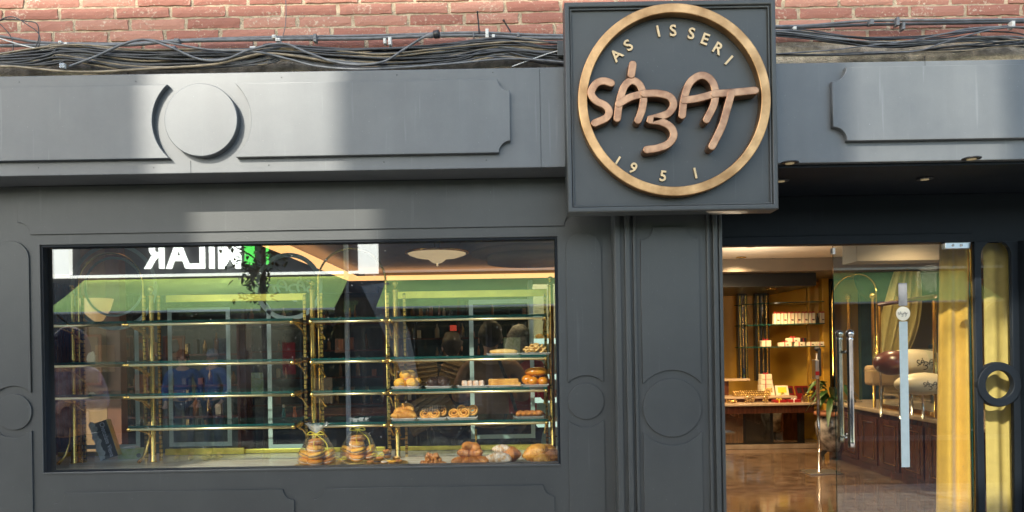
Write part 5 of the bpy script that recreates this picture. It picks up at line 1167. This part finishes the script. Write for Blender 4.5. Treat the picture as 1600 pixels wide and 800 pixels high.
# ---- lamps: recessed lights with real light, some with an added fill point
def lamp(x, y, z, power, col, size, lab, fill=0, disc=True, name='ceiling_lamp', grp='recessed lamps in the shop ceiling'):
    o = empty(name, (x, y, z), lab, 'lamp', grp)
    MB().lathe([(.045,-.001),(.060,-.002),(.062,-.010),(.045,-.012)], (x,y,z), 20).build('ring', 'brass', o)
    MB().lathe([(.001,-.006),(.040,-.006),(.040,-.010),(.001,-.011)], (x,y,z), 16).build('bulb', 'lit_warm', o)
    if fill:
        lp_ = bpy.data.lights.new('glow', 'POINT'); lp_.energy = fill; lp_.color = (1, .82, .62); lp_.shadow_soft_size = .12; q_ = bpy.data.objects.new('glow', lp_); C.objects.link(q_); q_.parent = o; q_.location = (0, 0, -.5)  # added point light below the lamp, brightens the ceiling
    l = bpy.data.lights.new('glow', 'SPOT'); l.energy = power; l.color = col; l.spot_size = R(150); l.spot_blend = .6; l.shadow_soft_size = size
    lo = bpy.data.objects.new('glow', l); C.objects.link(lo); lo.parent = o; lo.location = (0, 0, -.03)
W_ = (1.0, .72, .42)
lamp(X(1175,410,8.0), 8.0, CEI, 29, W_, .05, 'recessed lamp nearest the left side of the doorway view', 8)
lamp(X(1158,418,9.0), 9.0, CEI-.003, 21, W_, .05, 'recessed lamp just behind the nearest one')
lamp(2.2, 9.7, CEI-.333, 38, (1,.66,.32), .05, 'recessed lamp over the chocolate counter')
lamp(3.4, 9.75, CEI-.333, 38, (1,.66,.32), .05, 'recessed lamp over the white gift boxes')
lamp(X(1404,395,7.6)-.0, 7.75, CEI-.002, 23, W_, .05, 'recessed lamp left above the display case')
lamp(X(1446,402,6.6), 6.5, CEI-.002, 23, W_, .05, 'recessed lamp right above the display case', 3)
lamp(-1.2, 6.0, CEI, 11, W_, .06, 'recessed lamp behind the wide left shelves')
lamp(.2, 5.8, CEI, 11, W_, .06, 'recessed lamp behind the pastry shelves')
lamp(-3.6, 6.4, CEI-.103, 11, W_, .06, 'recessed lamp in the lowered ceiling at the left')
# chandelier
ch = at(683, 405, 7.3); o = empty('glass_chandelier', (ch.x, 7.3, ch.z), 'shallow fluted glass bowl lamp with a small drop in the middle of the ceiling', 'chandelier')
mat('fluted', (0.75, 0.66, 0.50), .15, emit=(1,.75,.45), es=.16)
MB().lathe([(.01,-.045),(.045,-.035),(.075,-.010),(.09,.004),(.20,.018),(.265,.042),(.28,.055),(.20,.06)], (ch.x,7.3,ch.z), 72, fn=lambda a, z: 1+.035*math.sin(a*30)).build('bowl', 'fluted', o)
MB().lathe([(.003,-.07),(.012,-.06),(.006,-.045)], (ch.x,7.3,ch.z), 12).build('drop', 'fluted', o)
MB().lathe([(.03,.05),(.03,CEI-ch.z-.01),(.10,CEI-ch.z-.001)], (ch.x,7.3,ch.z), 16).build('stem', 'brass', o)
MB().lathe([(.29,.055),(.31,.06),(.31,.075),(.28,.078)], (ch.x,7.3,ch.z), 48).build('rim', 'brass', o)
# ---- seen through the window: back of shop
bk = empty('brown_partition', (X(180,560,6.0), 6.0, FLR), 'brown panelled partition with framed notices behind the far left shelves', 'partition wall')
mat('brown_panel', (0.26, 0.14, 0.055), .5, var=.12, vscale=5, stretch=(4,4,.6)); mat('redbrown', (0.16, 0.055, 0.025), .4, var=.15, vscale=5, stretch=(4,4,.6))
MB().box(X(128,560,6.0), X(166,560,6.0), 6.0, 6.1, FLR, CEI-.12).build('panel', 'brown_panel', bk)
MB().box(X(166.5,560,6.0), X(188,560,6.0), 6.0, 6.1, FLR, CEI-.12).build('panel', 'redbrown', bk)
def framed(ua, ub, va, vb, Y, lab, fm, pm, ins=None):
    x0_, x1_, z0_, z1_ = X(ua,560,Y), X(ub,560,Y), Z(ua,vb,Y), Z(ua,va,Y); o = empty('framed_picture', ((x0_+x1_)/2, Y, z0_), lab, 'picture')
    MB().box(x0_, x1_, Y-.02, Y-.001, z0_, z1_).build('frame', fm, o, bevel=.004)
    MB().box(x0_+.02, x1_-.02, Y-.025, Y-.0205, z0_+.02, z1_-.02).build('sheet', pm, o)
    if ins: MB().ball(((x0_+x1_)/2, Y-.026, z0_*.45+z1_*.55), (x1_-x0_)*.26, 14, (1,.04,1.2), fn=noise_r(ua,.2,4)).build('print', ins, o)
framed(131, 160, 523, 602, 5.95, 'tall framed notice with a cream sheet on the brown partition', 'terracotta', 'brown_panel', 'cream')
framed(188, 209, 525, 562, 6.2, 'small orange poster with a dark oval picture, left of two', 'redbrown', 'terracotta', 'cable_grey')
framed(214, 232, 525, 562, 6.2, 'small orange poster with a dark oval picture, right of two', 'redbrown', 'terracotta', 'cable_grey')
framed(256, 290, 525, 562, 6.4, 'orange poster behind the wide left shelves', 'redbrown', 'terracotta', 'cable_grey')
sc_ = at(150, 478, 5.8); o = empty('wall_sconce', (sc_.x, 5.8, sc_.z), 'glowing cup shaped wall lamp behind the far left arch', 'lamp')
MB().lathe([(.02,-.13),(.05,-.11),(.10,-.03),(.125,.055),(.118,.055),(.03,.0)], (sc_.x,5.8,sc_.z), 28).build('shade', 'lit_shade', o)
MB().box(sc_.x-.02, sc_.x+.02, 5.83, 5.999, sc_.z-.05, sc_.z-.02).build('arm', 'brass', o)
# tall dark dresser with bottles and jars along the back
def dresser(ua, ub, Y, lab, nrow, seed, dark='dark_wood', back='dark_green', zt_=None, warm=False):
    r = random.Random(seed); xa, xb = X(ua,560,Y), X(ub,560,Y); zt_ = zt_ or 2.25; o = empty('dresser', ((xa+xb)/2, Y, FLR), lab, 'shelving')
    MB().box(xa, xb, Y+.35, Y+.38, FLR, zt_).build('back', back, o)
    nn = max(2, int((xb-xa)/.7)+1); 
    for k in range(nn): x_ = xa + (xb-xa)*k/(nn-1); MB().box(x_-.015, x_+.015, Y, Y+.35, FLR, zt_).build('upright', dark, o)
    for j in range(nrow):
        z_ = .95 + (zt_-.95)*j/nrow
        MB().box(xa, xb, Y-.004, Y+.349, z_-.02, z_).build('board', dark, o)
        x_ = xa + .06
        while x_ < xb - .06:
            w_ = r.uniform(.03,.06); h_ = r.uniform(.09,.22); kind = r.random(); y_ = Y + r.uniform(.06,.2); mm = r.choice(['near_black','foil','wicker','cream','dark_green','brown_panel','cable_grey','terracotta'])
            if kind < .5:
                bo = MB().lathe([(w_/2,0),(w_/2,h_*.6),(w_*.18,h_*.8),(w_*.18,h_)], (x_,y_,z_), 12).build('bottle', mm, at0=Vector((x_,y_,z_))); tag(bo, 'small bottle among the goods on ' + lab, 'bottle', 'bottles on ' + lab)
            elif kind < .8:
                bo = MB().box(x_-w_/2, x_+w_/2, y_-.03, y_+.03, z_+.0005, z_+h_*.7).build('packet', mm, at0=Vector((x_,y_,z_)), bevel=.004); tag(bo, 'small packet among the goods on ' + lab, 'packet', 'packets on ' + lab)
            x_ += w_ + r.uniform(.02,.10)
        if warm and j % 2: MB().box(xa+.05, xb-.05, Y+.30, Y+.32, z_+ .24, z_+.25).build('strip_light', 'lit_warm', o)
dresser(380, 600, 9.0, 'the dark dresser behind the left and middle shelves', 4, 4)
dresser(600, 835, 9.4, 'the dark dresser behind the pastry shelves', 5, 5, warm=False)
dresser(190, 372, 7.6, 'the low dark dresser behind the wide left shelves', 3, 9, zt_=1.9)
# chilled cabinet at the right
xa, xb, Y = X(834,560,5.6), X(878,560,5.6)+.15, 5.6; cc = empty('chilled_cabinet', ((xa+xb)/2, Y, FLR), 'pale lit chilled cabinet of rolls behind the right end of the shelves', 'cabinet')
MB().box(xa, xb, Y+.4, Y+.44, FLR, 2.1).build('back', 'vinyl', cc); MB().box(xa-.03, xa, Y, Y+.44, FLR, 2.1).build('side', 'vinyl', cc)
for k, vv in enumerate((530, 586, 622, 660)):
    z_ = Z(850, vv, Y); MB().box(xa, xb, Y, Y+.39, z_-.02, z_).build('shelf', 'tray_card', cc); MB().box(xa, xb, Y-.012, Y-.001, z_-.035, z_+.005).build('light_strip', 'lit_cool', cc)
    for i in range(4): 
        x_ = xa+.05+i*.075; tag(MB().ball((x_, Y+.10, z_+.022), .034, 12, (1,1.1,.65)).build('bread_roll', 'nut', at0=Vector((x_, Y+.1, z_))), 'pale bread roll on the %s shelf of the chilled cabinet' % ordn[k], 'bread roll', 'rolls on the %s shelf of the chilled cabinet' % ordn[k])
# counter and baskets behind the pastry shelves
cq = empty('shop_counter', (-.6, 6.2, FLR), 'dark serving counter behind the pastry display', 'counter')
MB().box(-1.9, .25, 6.3, 6.9, FLR, 1.02).build('body', 'near_black', cq); MB().box(-1.95, .3, 6.25, 6.95, 1.021, 1.06).build('top', 'dark_wood', cq, bevel=.005)
for k, (u, v_, w_, rt, lab) in enumerate(((722, 590, .36, 18, 'wicker bread basket tipped toward the window, upper right'),(650, 585, .34, -6, 'wicker bread basket tipped toward the window, upper left'),(668, 640, .40, -32, 'long wooden bread board slanting up behind the lowest shelf'))):
    p = at(u, v_, 5.9); o = empty('bread_basket' if k < 2 else 'bread_board', (p.x, 5.9, p.z-.15), lab, 'basket' if k < 2 else 'board')
    T_ = Matrix.Translation((p.x, 5.9, p.z)) @ Matrix.Rotation(R(rt), 4, 'Y') @ Matrix.Rotation(R(-25), 4, 'X')
    b = MB().box(-w_/2, w_/2, 0, .02, -.13, .13).xf(T_); b.build('panel', 'wicker', o, bevel=.004)
    b = MB(); [b.box(-w_/2, w_/2, -.01, 0, -.12+j*.04, -.105+j*.04) for j in range(6)]; b.xf(T_).build('slat', 'wicker', o)
    MB().tube([(p.x, 5.98, 1.06 if False else p.z-.1), (p.x, 6.0, FLR+.01)], .015, 8).build('stand', 'near_black', o)
# bottles on the back ledge left of the middle posts
lg = empty('back_ledge', (X(440,670,5.0), 5.0, FLR), 'dark side table behind the lowest wide shelf', 'table')
lz = Z(450, 662, 5.0)
MB().box(X(410,670,5.0), X(480,670,5.0), 4.9, 5.25, lz-.03, lz).build('top', 'near_black', lg)
for (a, c_) in ((412,4.95),(478,4.95),(412,5.2),(478,5.2)): MB().box(X(a,670,5.0)-.015, X(a,670,5.0)+.015, c_-.015, c_+.015, FLR, lz-.031).build('leg', 'near_black', lg)
mat('teal', (0.01,0.22,0.22), .3); mat('orange', (0.80,0.17,0.03), .35)
for (u, m_, lab, tp) in ((443.5, 'teal', 'teal spray bottle with a white cap and label on the side table', 'tray_card'), (460.5, 'orange', 'orange bottle with a white label on the side table', 'orange')):
    x = X(u, 655, 5.0); o = empty('bottle', (x, 5.0, lz), lab, 'bottle'); h_ = .115 if u < 450 else .10
    MB().lathe([(.013,0),(.0135,.004),(.0135,h_*.55),(.011,h_*.7),(.008,h_*.8),(.008,h_*.95)], (x,5.0,lz), 18).build('body', m_, o)
    MB().lathe([(.0142,h_*.22),(.0142,h_*.38)], (x,5.0,lz), 18).build('label', 'tray_card', o)
    MB().lathe([(.009,h_*.95),(.009,h_*1.1),(.004,h_*1.12)], (x,5.0,lz), 14).build('cap', tp, o)
mat('exit_red', (0.5,0.03,0.02), .4, emit=(1,.10,.06), es=.15)
x0_, z0_ = X(703,517,8.9), Z(703,517,8.9); x1_, z1_ = X(713,508,8.9), Z(713,508,8.9)
tag(MB().box(x0_, x1_, 8.9, 8.93, z0_, z1_).build('red_display', 'exit_red', at0=Vector((x0_, 8.9, z0_)), bevel=.003), 'small glowing red panel far back behind the pastry shelves', 'sign')
# ================================================================== PEOPLE
mat('skin', (0.55, 0.30, 0.20), .5, var=.05); mat('hair_dark', (0.03, 0.02, 0.015), .6, var=.3, vscale=60, stretch=(1,1,.2)); mat('hair_grey', (0.35, 0.33, 0.31), .7, var=.3, vscale=60)
mat('cloth_tan', (0.34, 0.17, 0.10), .8, var=.1, vscale=20); mat('cloth_navy', (0.025, 0.03, 0.055), .8, var=.15); mat('cloth_blue', (0.025, 0.075, 0.22), .7, var=.1)
mat('cloth_red', (0.35, 0.02, 0.03), .8, var=.1); mat('denim', (0.04, 0.055, 0.09), .85, var=.15, vscale=40); mat('shoe', (0.02,0.02,0.02), .5); mat('cloth_plaid', (0.20,0.13,0.15), .85, col2=(0.42,0.34,0.36), vscale=14)
def skin(name, verts, edges, m, parent, lvl=2, root=0):
    """verts: (x,y,z,rx,ry) in local metres"""
    me = bpy.data.meshes.new(name); me.from_pydata([v[:3] for v in verts], edges, []); o = bpy.data.objects.new(name, me); C.objects.link(o)
    s = o.modifiers.new('s', 'SKIN'); s.use_smooth_shade = True
    for i, v in enumerate(verts): sv = me.skin_vertices[0].data[i]; sv.radius = (v[3], v[4] if len(v) > 4 else v[3]); sv.use_root = (i == root)
    ss_ = o.modifiers.new('u', 'SUBSURF'); ss_.levels = lvl; ss_.render_levels = lvl
    dg = bpy.context.evaluated_depsgraph_get(); new = bpy.data.meshes.new_from_object(o.evaluated_get(dg)); bpy.data.objects.remove(o)
    new.materials.clear(); new.materials.append(M[m]); new.name = name; new.polygons.foreach_set('use_smooth', [True]*len(new.polygons))
    q = link(name, new, parent); return q
def person(x, y, z, h, rz, lab, top, legs, hair, arms, long_hair=False, hood=False, fem=False, grp=None, arm_m=None):
    """local frame: faces -y; arms = ((elbow l, hand l), (elbow r, hand r)) as points for h = 1.75"""
    o = empty('person', (x, y, z), lab, 'person', grp, rz); k = h/1.75; sh = .185 if not fem else .165; hp = .095
    def S(v): return tuple([a*k for a in v])
    body = [(0,0,.95,.13,.10),(0,0,1.10,.125,.095),(0,0,1.28,.145,.10),(0,0,1.42,.10,.08),(0,.0,1.50,.052,.052),(0,-.015,1.56,.055,.06),(0,-.02,1.64,.085,.095),(0,-.015,1.70,.065,.075)]
    E = [(i, i+1) for i in range(7)]
    for s, (el, ha) in ((-1, arms[0]), (1, arms[1])):
        b0 = len(body); body += [(s*sh,0,1.415,.055), (*el,.042), (*ha,.028), (ha[0], ha[1]-.07, ha[2]-.03,.032,.020)]; E += [(3,b0),(b0,b0+1),(b0+1,b0+2),(b0+2,b0+3)]
        b1 = len(body); body += [(s*hp,0,.88,.085), (s*.10,-.01,.50,.058), (s*.10,.02,.09,.040), (s*.105,-.11,.035,.035)]; E += [(0,b1),(b1,b1+1),(b1+1,b1+2),(b1+2,b1+3)]
        for f in range(5):   # fingers
            t = (f-2)*.016; b2 = len(body); body += [(ha[0]+t, ha[1]-.115+abs(f-2)*.006, ha[2]-.05,.0085), (ha[0]+t, ha[1]-.14+abs(f-2)*.006, ha[2]-.075,.0075)]; E += [(b0+3,b2),(b2,b2+1)]
    skin('body', [S(v) for v in body], E, 'skin', o)
    g_ = .022; tv = [(0,0,.90,.155,.125),(0,0,1.10,.15,.12),(0,0,1.28,.165,.125),(0,0,1.42,.12,.10),(0,0,1.475,.068,.066)]; E = [(i,i+1) for i in range(4)]
    for s, (el, ha) in ((-1, arms[0]), (1, arms[1])):
        w_ = (ha[0]*.92+el[0]*.08, ha[1]*.92+el[1]*.08, ha[2]*.92+el[2]*.08); b0 = len(tv); tv += [(s*sh,0,1.415,.075), (*el,.062), (*w_,.045)]; E += [(3,b0),(b0,b0+1),(b0+1,b0+2)]
    skin('jacket', [S(v) for v in tv], E, top, o)
    lv = [(0,0,.96,.14,.115)]; E = []
    for s in (-1,1): b0 = len(lv); lv += [(s*hp,0,.88,.098), (s*.10,-.01,.50,.075), (s*.10,.02,.11,.062)]; E += [(0,b0),(b0,b0+1),(b0+1,b0+2)]
    skin('trousers', [S(v) for v in lv], E, legs, o)
    for s in (-1,1): MB().ball((s*.105*k,-.05*k,.045*k), .05*k, 14, (.95,2.4,.85)).build('shoe', 'shoe', o, at0=Vector((0,0,0)))
    hb = MB(); hb.ball((0,.005*k,1.665*k), .099*k, 20, (.95,1.02,1.08), fn=noise_r(x, .13, 7))
    if hood: hb.ball((0,.03*k,1.60*k), .14*k, 20, (1.0,1.0,1.25))
    if long_hair: hb.ball((0,.04*k,1.56*k), .11*k, 18, (1.05,.7,1.4), fn=noise_r(x+1, .08, 7))
    hb.build('hair' if not hood else 'hood', hair, o, at0=Vector((0,0,0)))
    if not hood:
        f = MB(); f.ball((0,-.105*k,1.615*k), .014*k, 8, (.8,1.2,1.2)); 
        for s in (-1,1): f.ball((s*.088*k,-.02*k,1.62*k), .02*k, 8, (.4,.8,1.3))
        f.build('face_features', 'skin', o, at0=Vector((0,0,0)))
        e_ = MB(); 
        for s in (-1,1): e_.ball((s*.032*k,-.098*k,1.64*k), .009*k, 8)
        e_.build('eyes', 'ink', o, at0=Vector((0,0,0)))
    return o
_arms = (((-.27,.02,1.15), (-.24,-.10,.93)), ((.27,.02,1.15), (.24,-.10,.93)))
_fold = (((-.27,.0,1.17), (-.12,-.26,1.22)), ((.27,.0,1.17), (.10,-.28,1.24)))
# the street side
person(-3.42, .95, 0, 1.79, math.pi, 'person in a dark hood and plaid sleeves reflected at the left end of the window', 'cloth_plaid', 'denim', 'cloth_navy', _fold, hood=True)
person(-4.86, -4.3+.0, 0, 1.62, math.pi*.9, 'person in a blue jacket crossing the street, left one of the two reflected', 'cloth_blue', 'denim', 'hair_dark', _arms, grp='people in blue jackets reflected in the window')
person(-4.44, -4.35, 0, 1.63, math.pi*1.1, 'person in a blue jacket crossing the street, right one of the two reflected', 'cloth_blue', 'denim', 'hair_grey', _arms, grp='people in blue jackets reflected in the window')
# inside the shop
pa = at(766, 500, 5.35); o = person(pa.x, 5.35, FLR, 1.62, math.pi*1.04, 'person in a tan top with a dark shoulder strap, back turned, inside behind the pastries', 'cloth_tan', 'denim', 'hair_dark', _fold)
b = MB().tube([tuple(p_) for p_ in spline([(-.16,.12,1.0),(-.10,.145,1.2),(-.055,.10,1.34),(-.06,.0,1.40),(-.02,-.13,1.25)], 6)], .012, 8); b.build('shoulder_strap', 'cloth_navy', o, at0=Vector((0,0,0)))
pa = at(812, 512, 5.7); person(pa.x, 5.7, FLR, 1.60, math.pi*.8, 'person with curly grey hair in a red top, beside the one in tan', 'cloth_red', 'cloth_navy', 'hair_grey', _fold, long_hair=True, fem=True)
pa = at(706, 530, 6.05); person(pa.x, 6.05, FLR, 1.56, math.pi, 'person in dark clothes further back inside, left of the one in tan', 'cloth_navy', 'near_black', 'hair_dark', _arms)

# ================================================================== ACROSS THE STREET (seen in the glass)
OY = -5.0; VM = 2*(WY+.043)           # mirror plane of the pane
def mir(u, v, V):                      # world point whose reflection in the pane shows at (u, v), V metres down the line of sight
    p = at(u, v, V); return Vector((p.x, VM - V, p.z))
V1 = VM - OY
mat('opp_wall', (0.075, 0.075, 0.08), .6, var=.15, vscale=2); mat('opp_light', (0.62, 0.60, 0.56), .7, var=.06); mat('awning_green', (0.78, 0.95, 0.26), .75, var=.05, vscale=4, bump=.2, bscale=30)
mat('sign_white_glow', (0.85,0.86,0.85), .5, emit=(.93,1,.98), es=1.5); mat('sign_green_glow', (0.1,0.7,0.12), .5, emit=(.12,1,.14), es=.7); mat('opp_glass', (0.03,0.035,0.035), .08, spec=.8); mat('panel_white_glow', (0.85,0.84,0.80), .6, emit=(1,1,.97), es=.7)  # emission on the whites and green stands in for daylight in the reflection
ob = empty('opposite_shop', (-1, OY, 0), 'dark fronted shop across the street with green awnings and a white word given added glow', 'building')
MB().box(-14, 12, OY-4, OY, 0, 3.32).build('wall', 'opp_wall', ob)
zs0 = mir(300, 428, V1).z; 
MB().box(-14, mir(590,428,V1).x, OY, OY+.06, zs0-.04, zs0).build('ledge', 'panel_white_glow', ob)
MB().box(mir(590,428,V1).x+.1, 12, OY, OY+.06, zs0-.04, zs0+.0).build('ledge', 'opp_light', ob)
for ch, u, w_ in (('M',361,1.0),('I',333,1),('L',312,1),('A',281,1),('R',246,1)):
    p = mir(u, 403, V1); text(ch, .60, 'sign_white_glow', ob, (p.x, OY+.05, p.z+.02), 'letter', .02, 0, '+Y', .014, sx=.86)
for (ua, ub) in ((383,399),(413,421)):
    p, q = mir(ua, 385, V1), mir(ub, 414, V1); MB().box(p.x, q.x, OY+.01, OY+.05, q.z, p.z+.10).build('green_emblem', 'sign_green_glow', ob, bevel=.01)
for (ua, ub, va, vb) in ((73,114,383,430),(561,592,376,428)):
    p, q = mir(ua, va, V1), mir(ub, vb, V1); MB().box(p.x, q.x, OY+.005, OY+.10, q.z, p.z+.16).build('added_glow_panel', 'panel_white_glow', ob)
def awning(xa, xb, lab):
    zt_, zf = mir(300,436,V1).z, mir(300,484,V1-1).z; o = empty('awning', ((xa+xb)/2, OY, zf), lab, 'awning', 'green awnings across the street')
    n_ = 24; vs = []; 
    for i in range(n_+1):
        x_ = xa+(xb-xa)*i/n_; sg_ = .012*math.sin(i*2.1); vs += [(x_, OY+.02, zt_), (x_, OY+.52, (zt_+zf)/2-.02+sg_), (x_, OY+1.02, zf), (x_, OY+1.03, zf-.02)]
    b = MB().add(vs, [(4*i+j, 4*i+j+1, 4*i+j+5, 4*i+j+4) for i in range(n_) for j in range(3)], True); c_ = b.build('cloth', 'awning_green', o)
    sd = c_.modifiers.new('t', 'SOLIDIFY'); sd.thickness = .006
    MB().tube([(xa, OY+1.02, zf-.02), (xb, OY+1.02, zf-.02)], .02, 10).build('front_bar', 'opp_light', o)
    for x_ in (xa+.15, xb-.15): MB().tube([(x_, OY, zf-.1), (x_, OY+.55, zf-.25), (x_, OY+1.0, zf-.03)], .015, 8).build('arm', 'steel', o)
awning(-6.68, -2.53, 'long green awning reflected in the left half of the window')
awning(-1.93, 7.6, 'green awning reflected in the right half of the window and the doorway')
for (ua, ub) in ((140,250),(262,372),(385,470),(480,545),(650,760),(770,860),(900,1040)):
    x0_, x1_ = mir(ua,600,V1).x, mir(ub,600,V1).x; wn = MB().box(x0_, x1_, OY+.002, OY+.012, .35, 2.05).build('shop_window', 'opp_glass', ob)
    shape('frame', [rect(x0_-.03, x1_+.03, .32, 2.08), rect(x0_, x1_, .35, 2.05)], OY+.001, .035, 'opp_wall', wn, .003)
mat('grey_cloth', (0.30,0.30,0.31), .7); _pts = [(mir(u_, v_, V1-.3).x, mir(u_, v_, V1-.3).z) for u_, v_ in ((565,447),(607,441),(640,520),(655,600),(640,610),(600,520))]
shape('side_flap', [_pts], OY+.28, .04, 'grey_cloth', ob)
pst = ['paper_brown', 'terracotta', 'dark_green', 'cable_grey', 'carton', 'cloth_red']
for k_, (u_, v_, w_, h_) in enumerate(((165,560,.30,.42),(222,600,.22,.30),(290,640,.40,.28),(345,545,.22,.34),(405,600,.24,.36),(452,560,.20,.5),(505,610,.3,.4),(532,540,.16,.22),(670,560,.30,.40),(735,620,.36,.26),(800,545,.26,.36),(838,610,.22,.30))):
    p = mir(u_, v_, V1); MB().box(p.x-w_/2, p.x+w_/2, OY+.0125, OY+.02, p.z-h_/2, p.z+h_/2).build('poster', pst[k_ % 6], ob)
MB().tube([(mir(545,600,V1).x, OY+.05, 0), (mir(545,600,V1).x, OY+.05, 3.3)], .04, 10).build('drainpipe', 'opp_light', ob)
# street tree
tx_, ty_ = mir(413, 500, 9.0).x, VM-9.0
tr = empty('street_tree', (tx_, ty_, 0), 'small street tree whose dark leafy twigs show in the window reflection', 'tree')
mat('bark', (0.07,0.05,0.035), .9, var=.2, bump=.6, bscale=40); mat('leaf_dark', (0.035,0.06,0.02), .6, var=.3, vscale=6)
tk = MB(); tk.tube([(tx_,ty_,0),(tx_+.02,ty_,1.2),(tx_-.01,ty_,2.1),(tx_+.01,ty_,3.0),(tx_,ty_,3.9)], [.05,.042,.034,.025,.012], 10)
lf = MB(); tr_ = random.Random(12)
for k in range(34):
    z0_ = 2.15 + 1.9*(k/34); a = tr_.uniform(0, 6.28); L_ = tr_.uniform(.25,.62)*(1-.3*(k/34)); d = Vector((math.cos(a)*1.0, math.sin(a)*.6, tr_.uniform(.2,.8))).normalized()
    if k < 9: L_ *= .62
    base = Vector((tx_, ty_, z0_)); tip = base + d*L_; tk.tube([base, base + d*L_*.5 + Vector((0,0,.02)), tip], [.010,.007,.003], 6)
    for j in range(24):
        p = base + d*L_*tr_.uniform(.25,1.1) + Vector((tr_.gauss(0,.07), tr_.gauss(0,.07), tr_.gauss(0,.06))); leaf(lf, p, (tr_.gauss(0,1), tr_.gauss(0,1), tr_.gauss(-.2,.6)), tr_.uniform(.05,.085), .020, .3)
tk.build('trunk', 'bark', tr); lf.build('crown', 'leaf_dark', tr)
# unseen board added to block the sun, its openings shape the sun patches
K = 8.11
def hole(xa, xb, za, zb_):      # patch given on the fascia plane
    k = (FY - OY); return rect(xa - .58*k, xb - .58*k, za + .71*k, zb_ + .71*k)
hs = empty('sun_gobo', (-4, OY, 3.32), 'tall unseen hoarding on posts across the street, cut with rectangular openings', 'gobo')
H1 = hole(fx(222,190), fx(533,190), 2.03, 2.99)
H2 = hole(-1.90, -.06, 1.30, 2.024)
H3 = hole(fx(1318,165), fx(1570,165), 2.26, 2.93)
H4 = hole(1.74, 2.22, 1.30, 2.255)
shape('board', [rect(-9, 1.6, 6.5, 9.15), H1, H2, H3, H4], OY - .05, .05, 'opp_light', hs)
for x_ in (-8.8, -6.6, -5.0, -2.95, -.6, 1.4): MB().box(x_-.04, x_+.04, OY-.14, OY-.052, 3.32, 6.55).build('post', 'steel', hs)
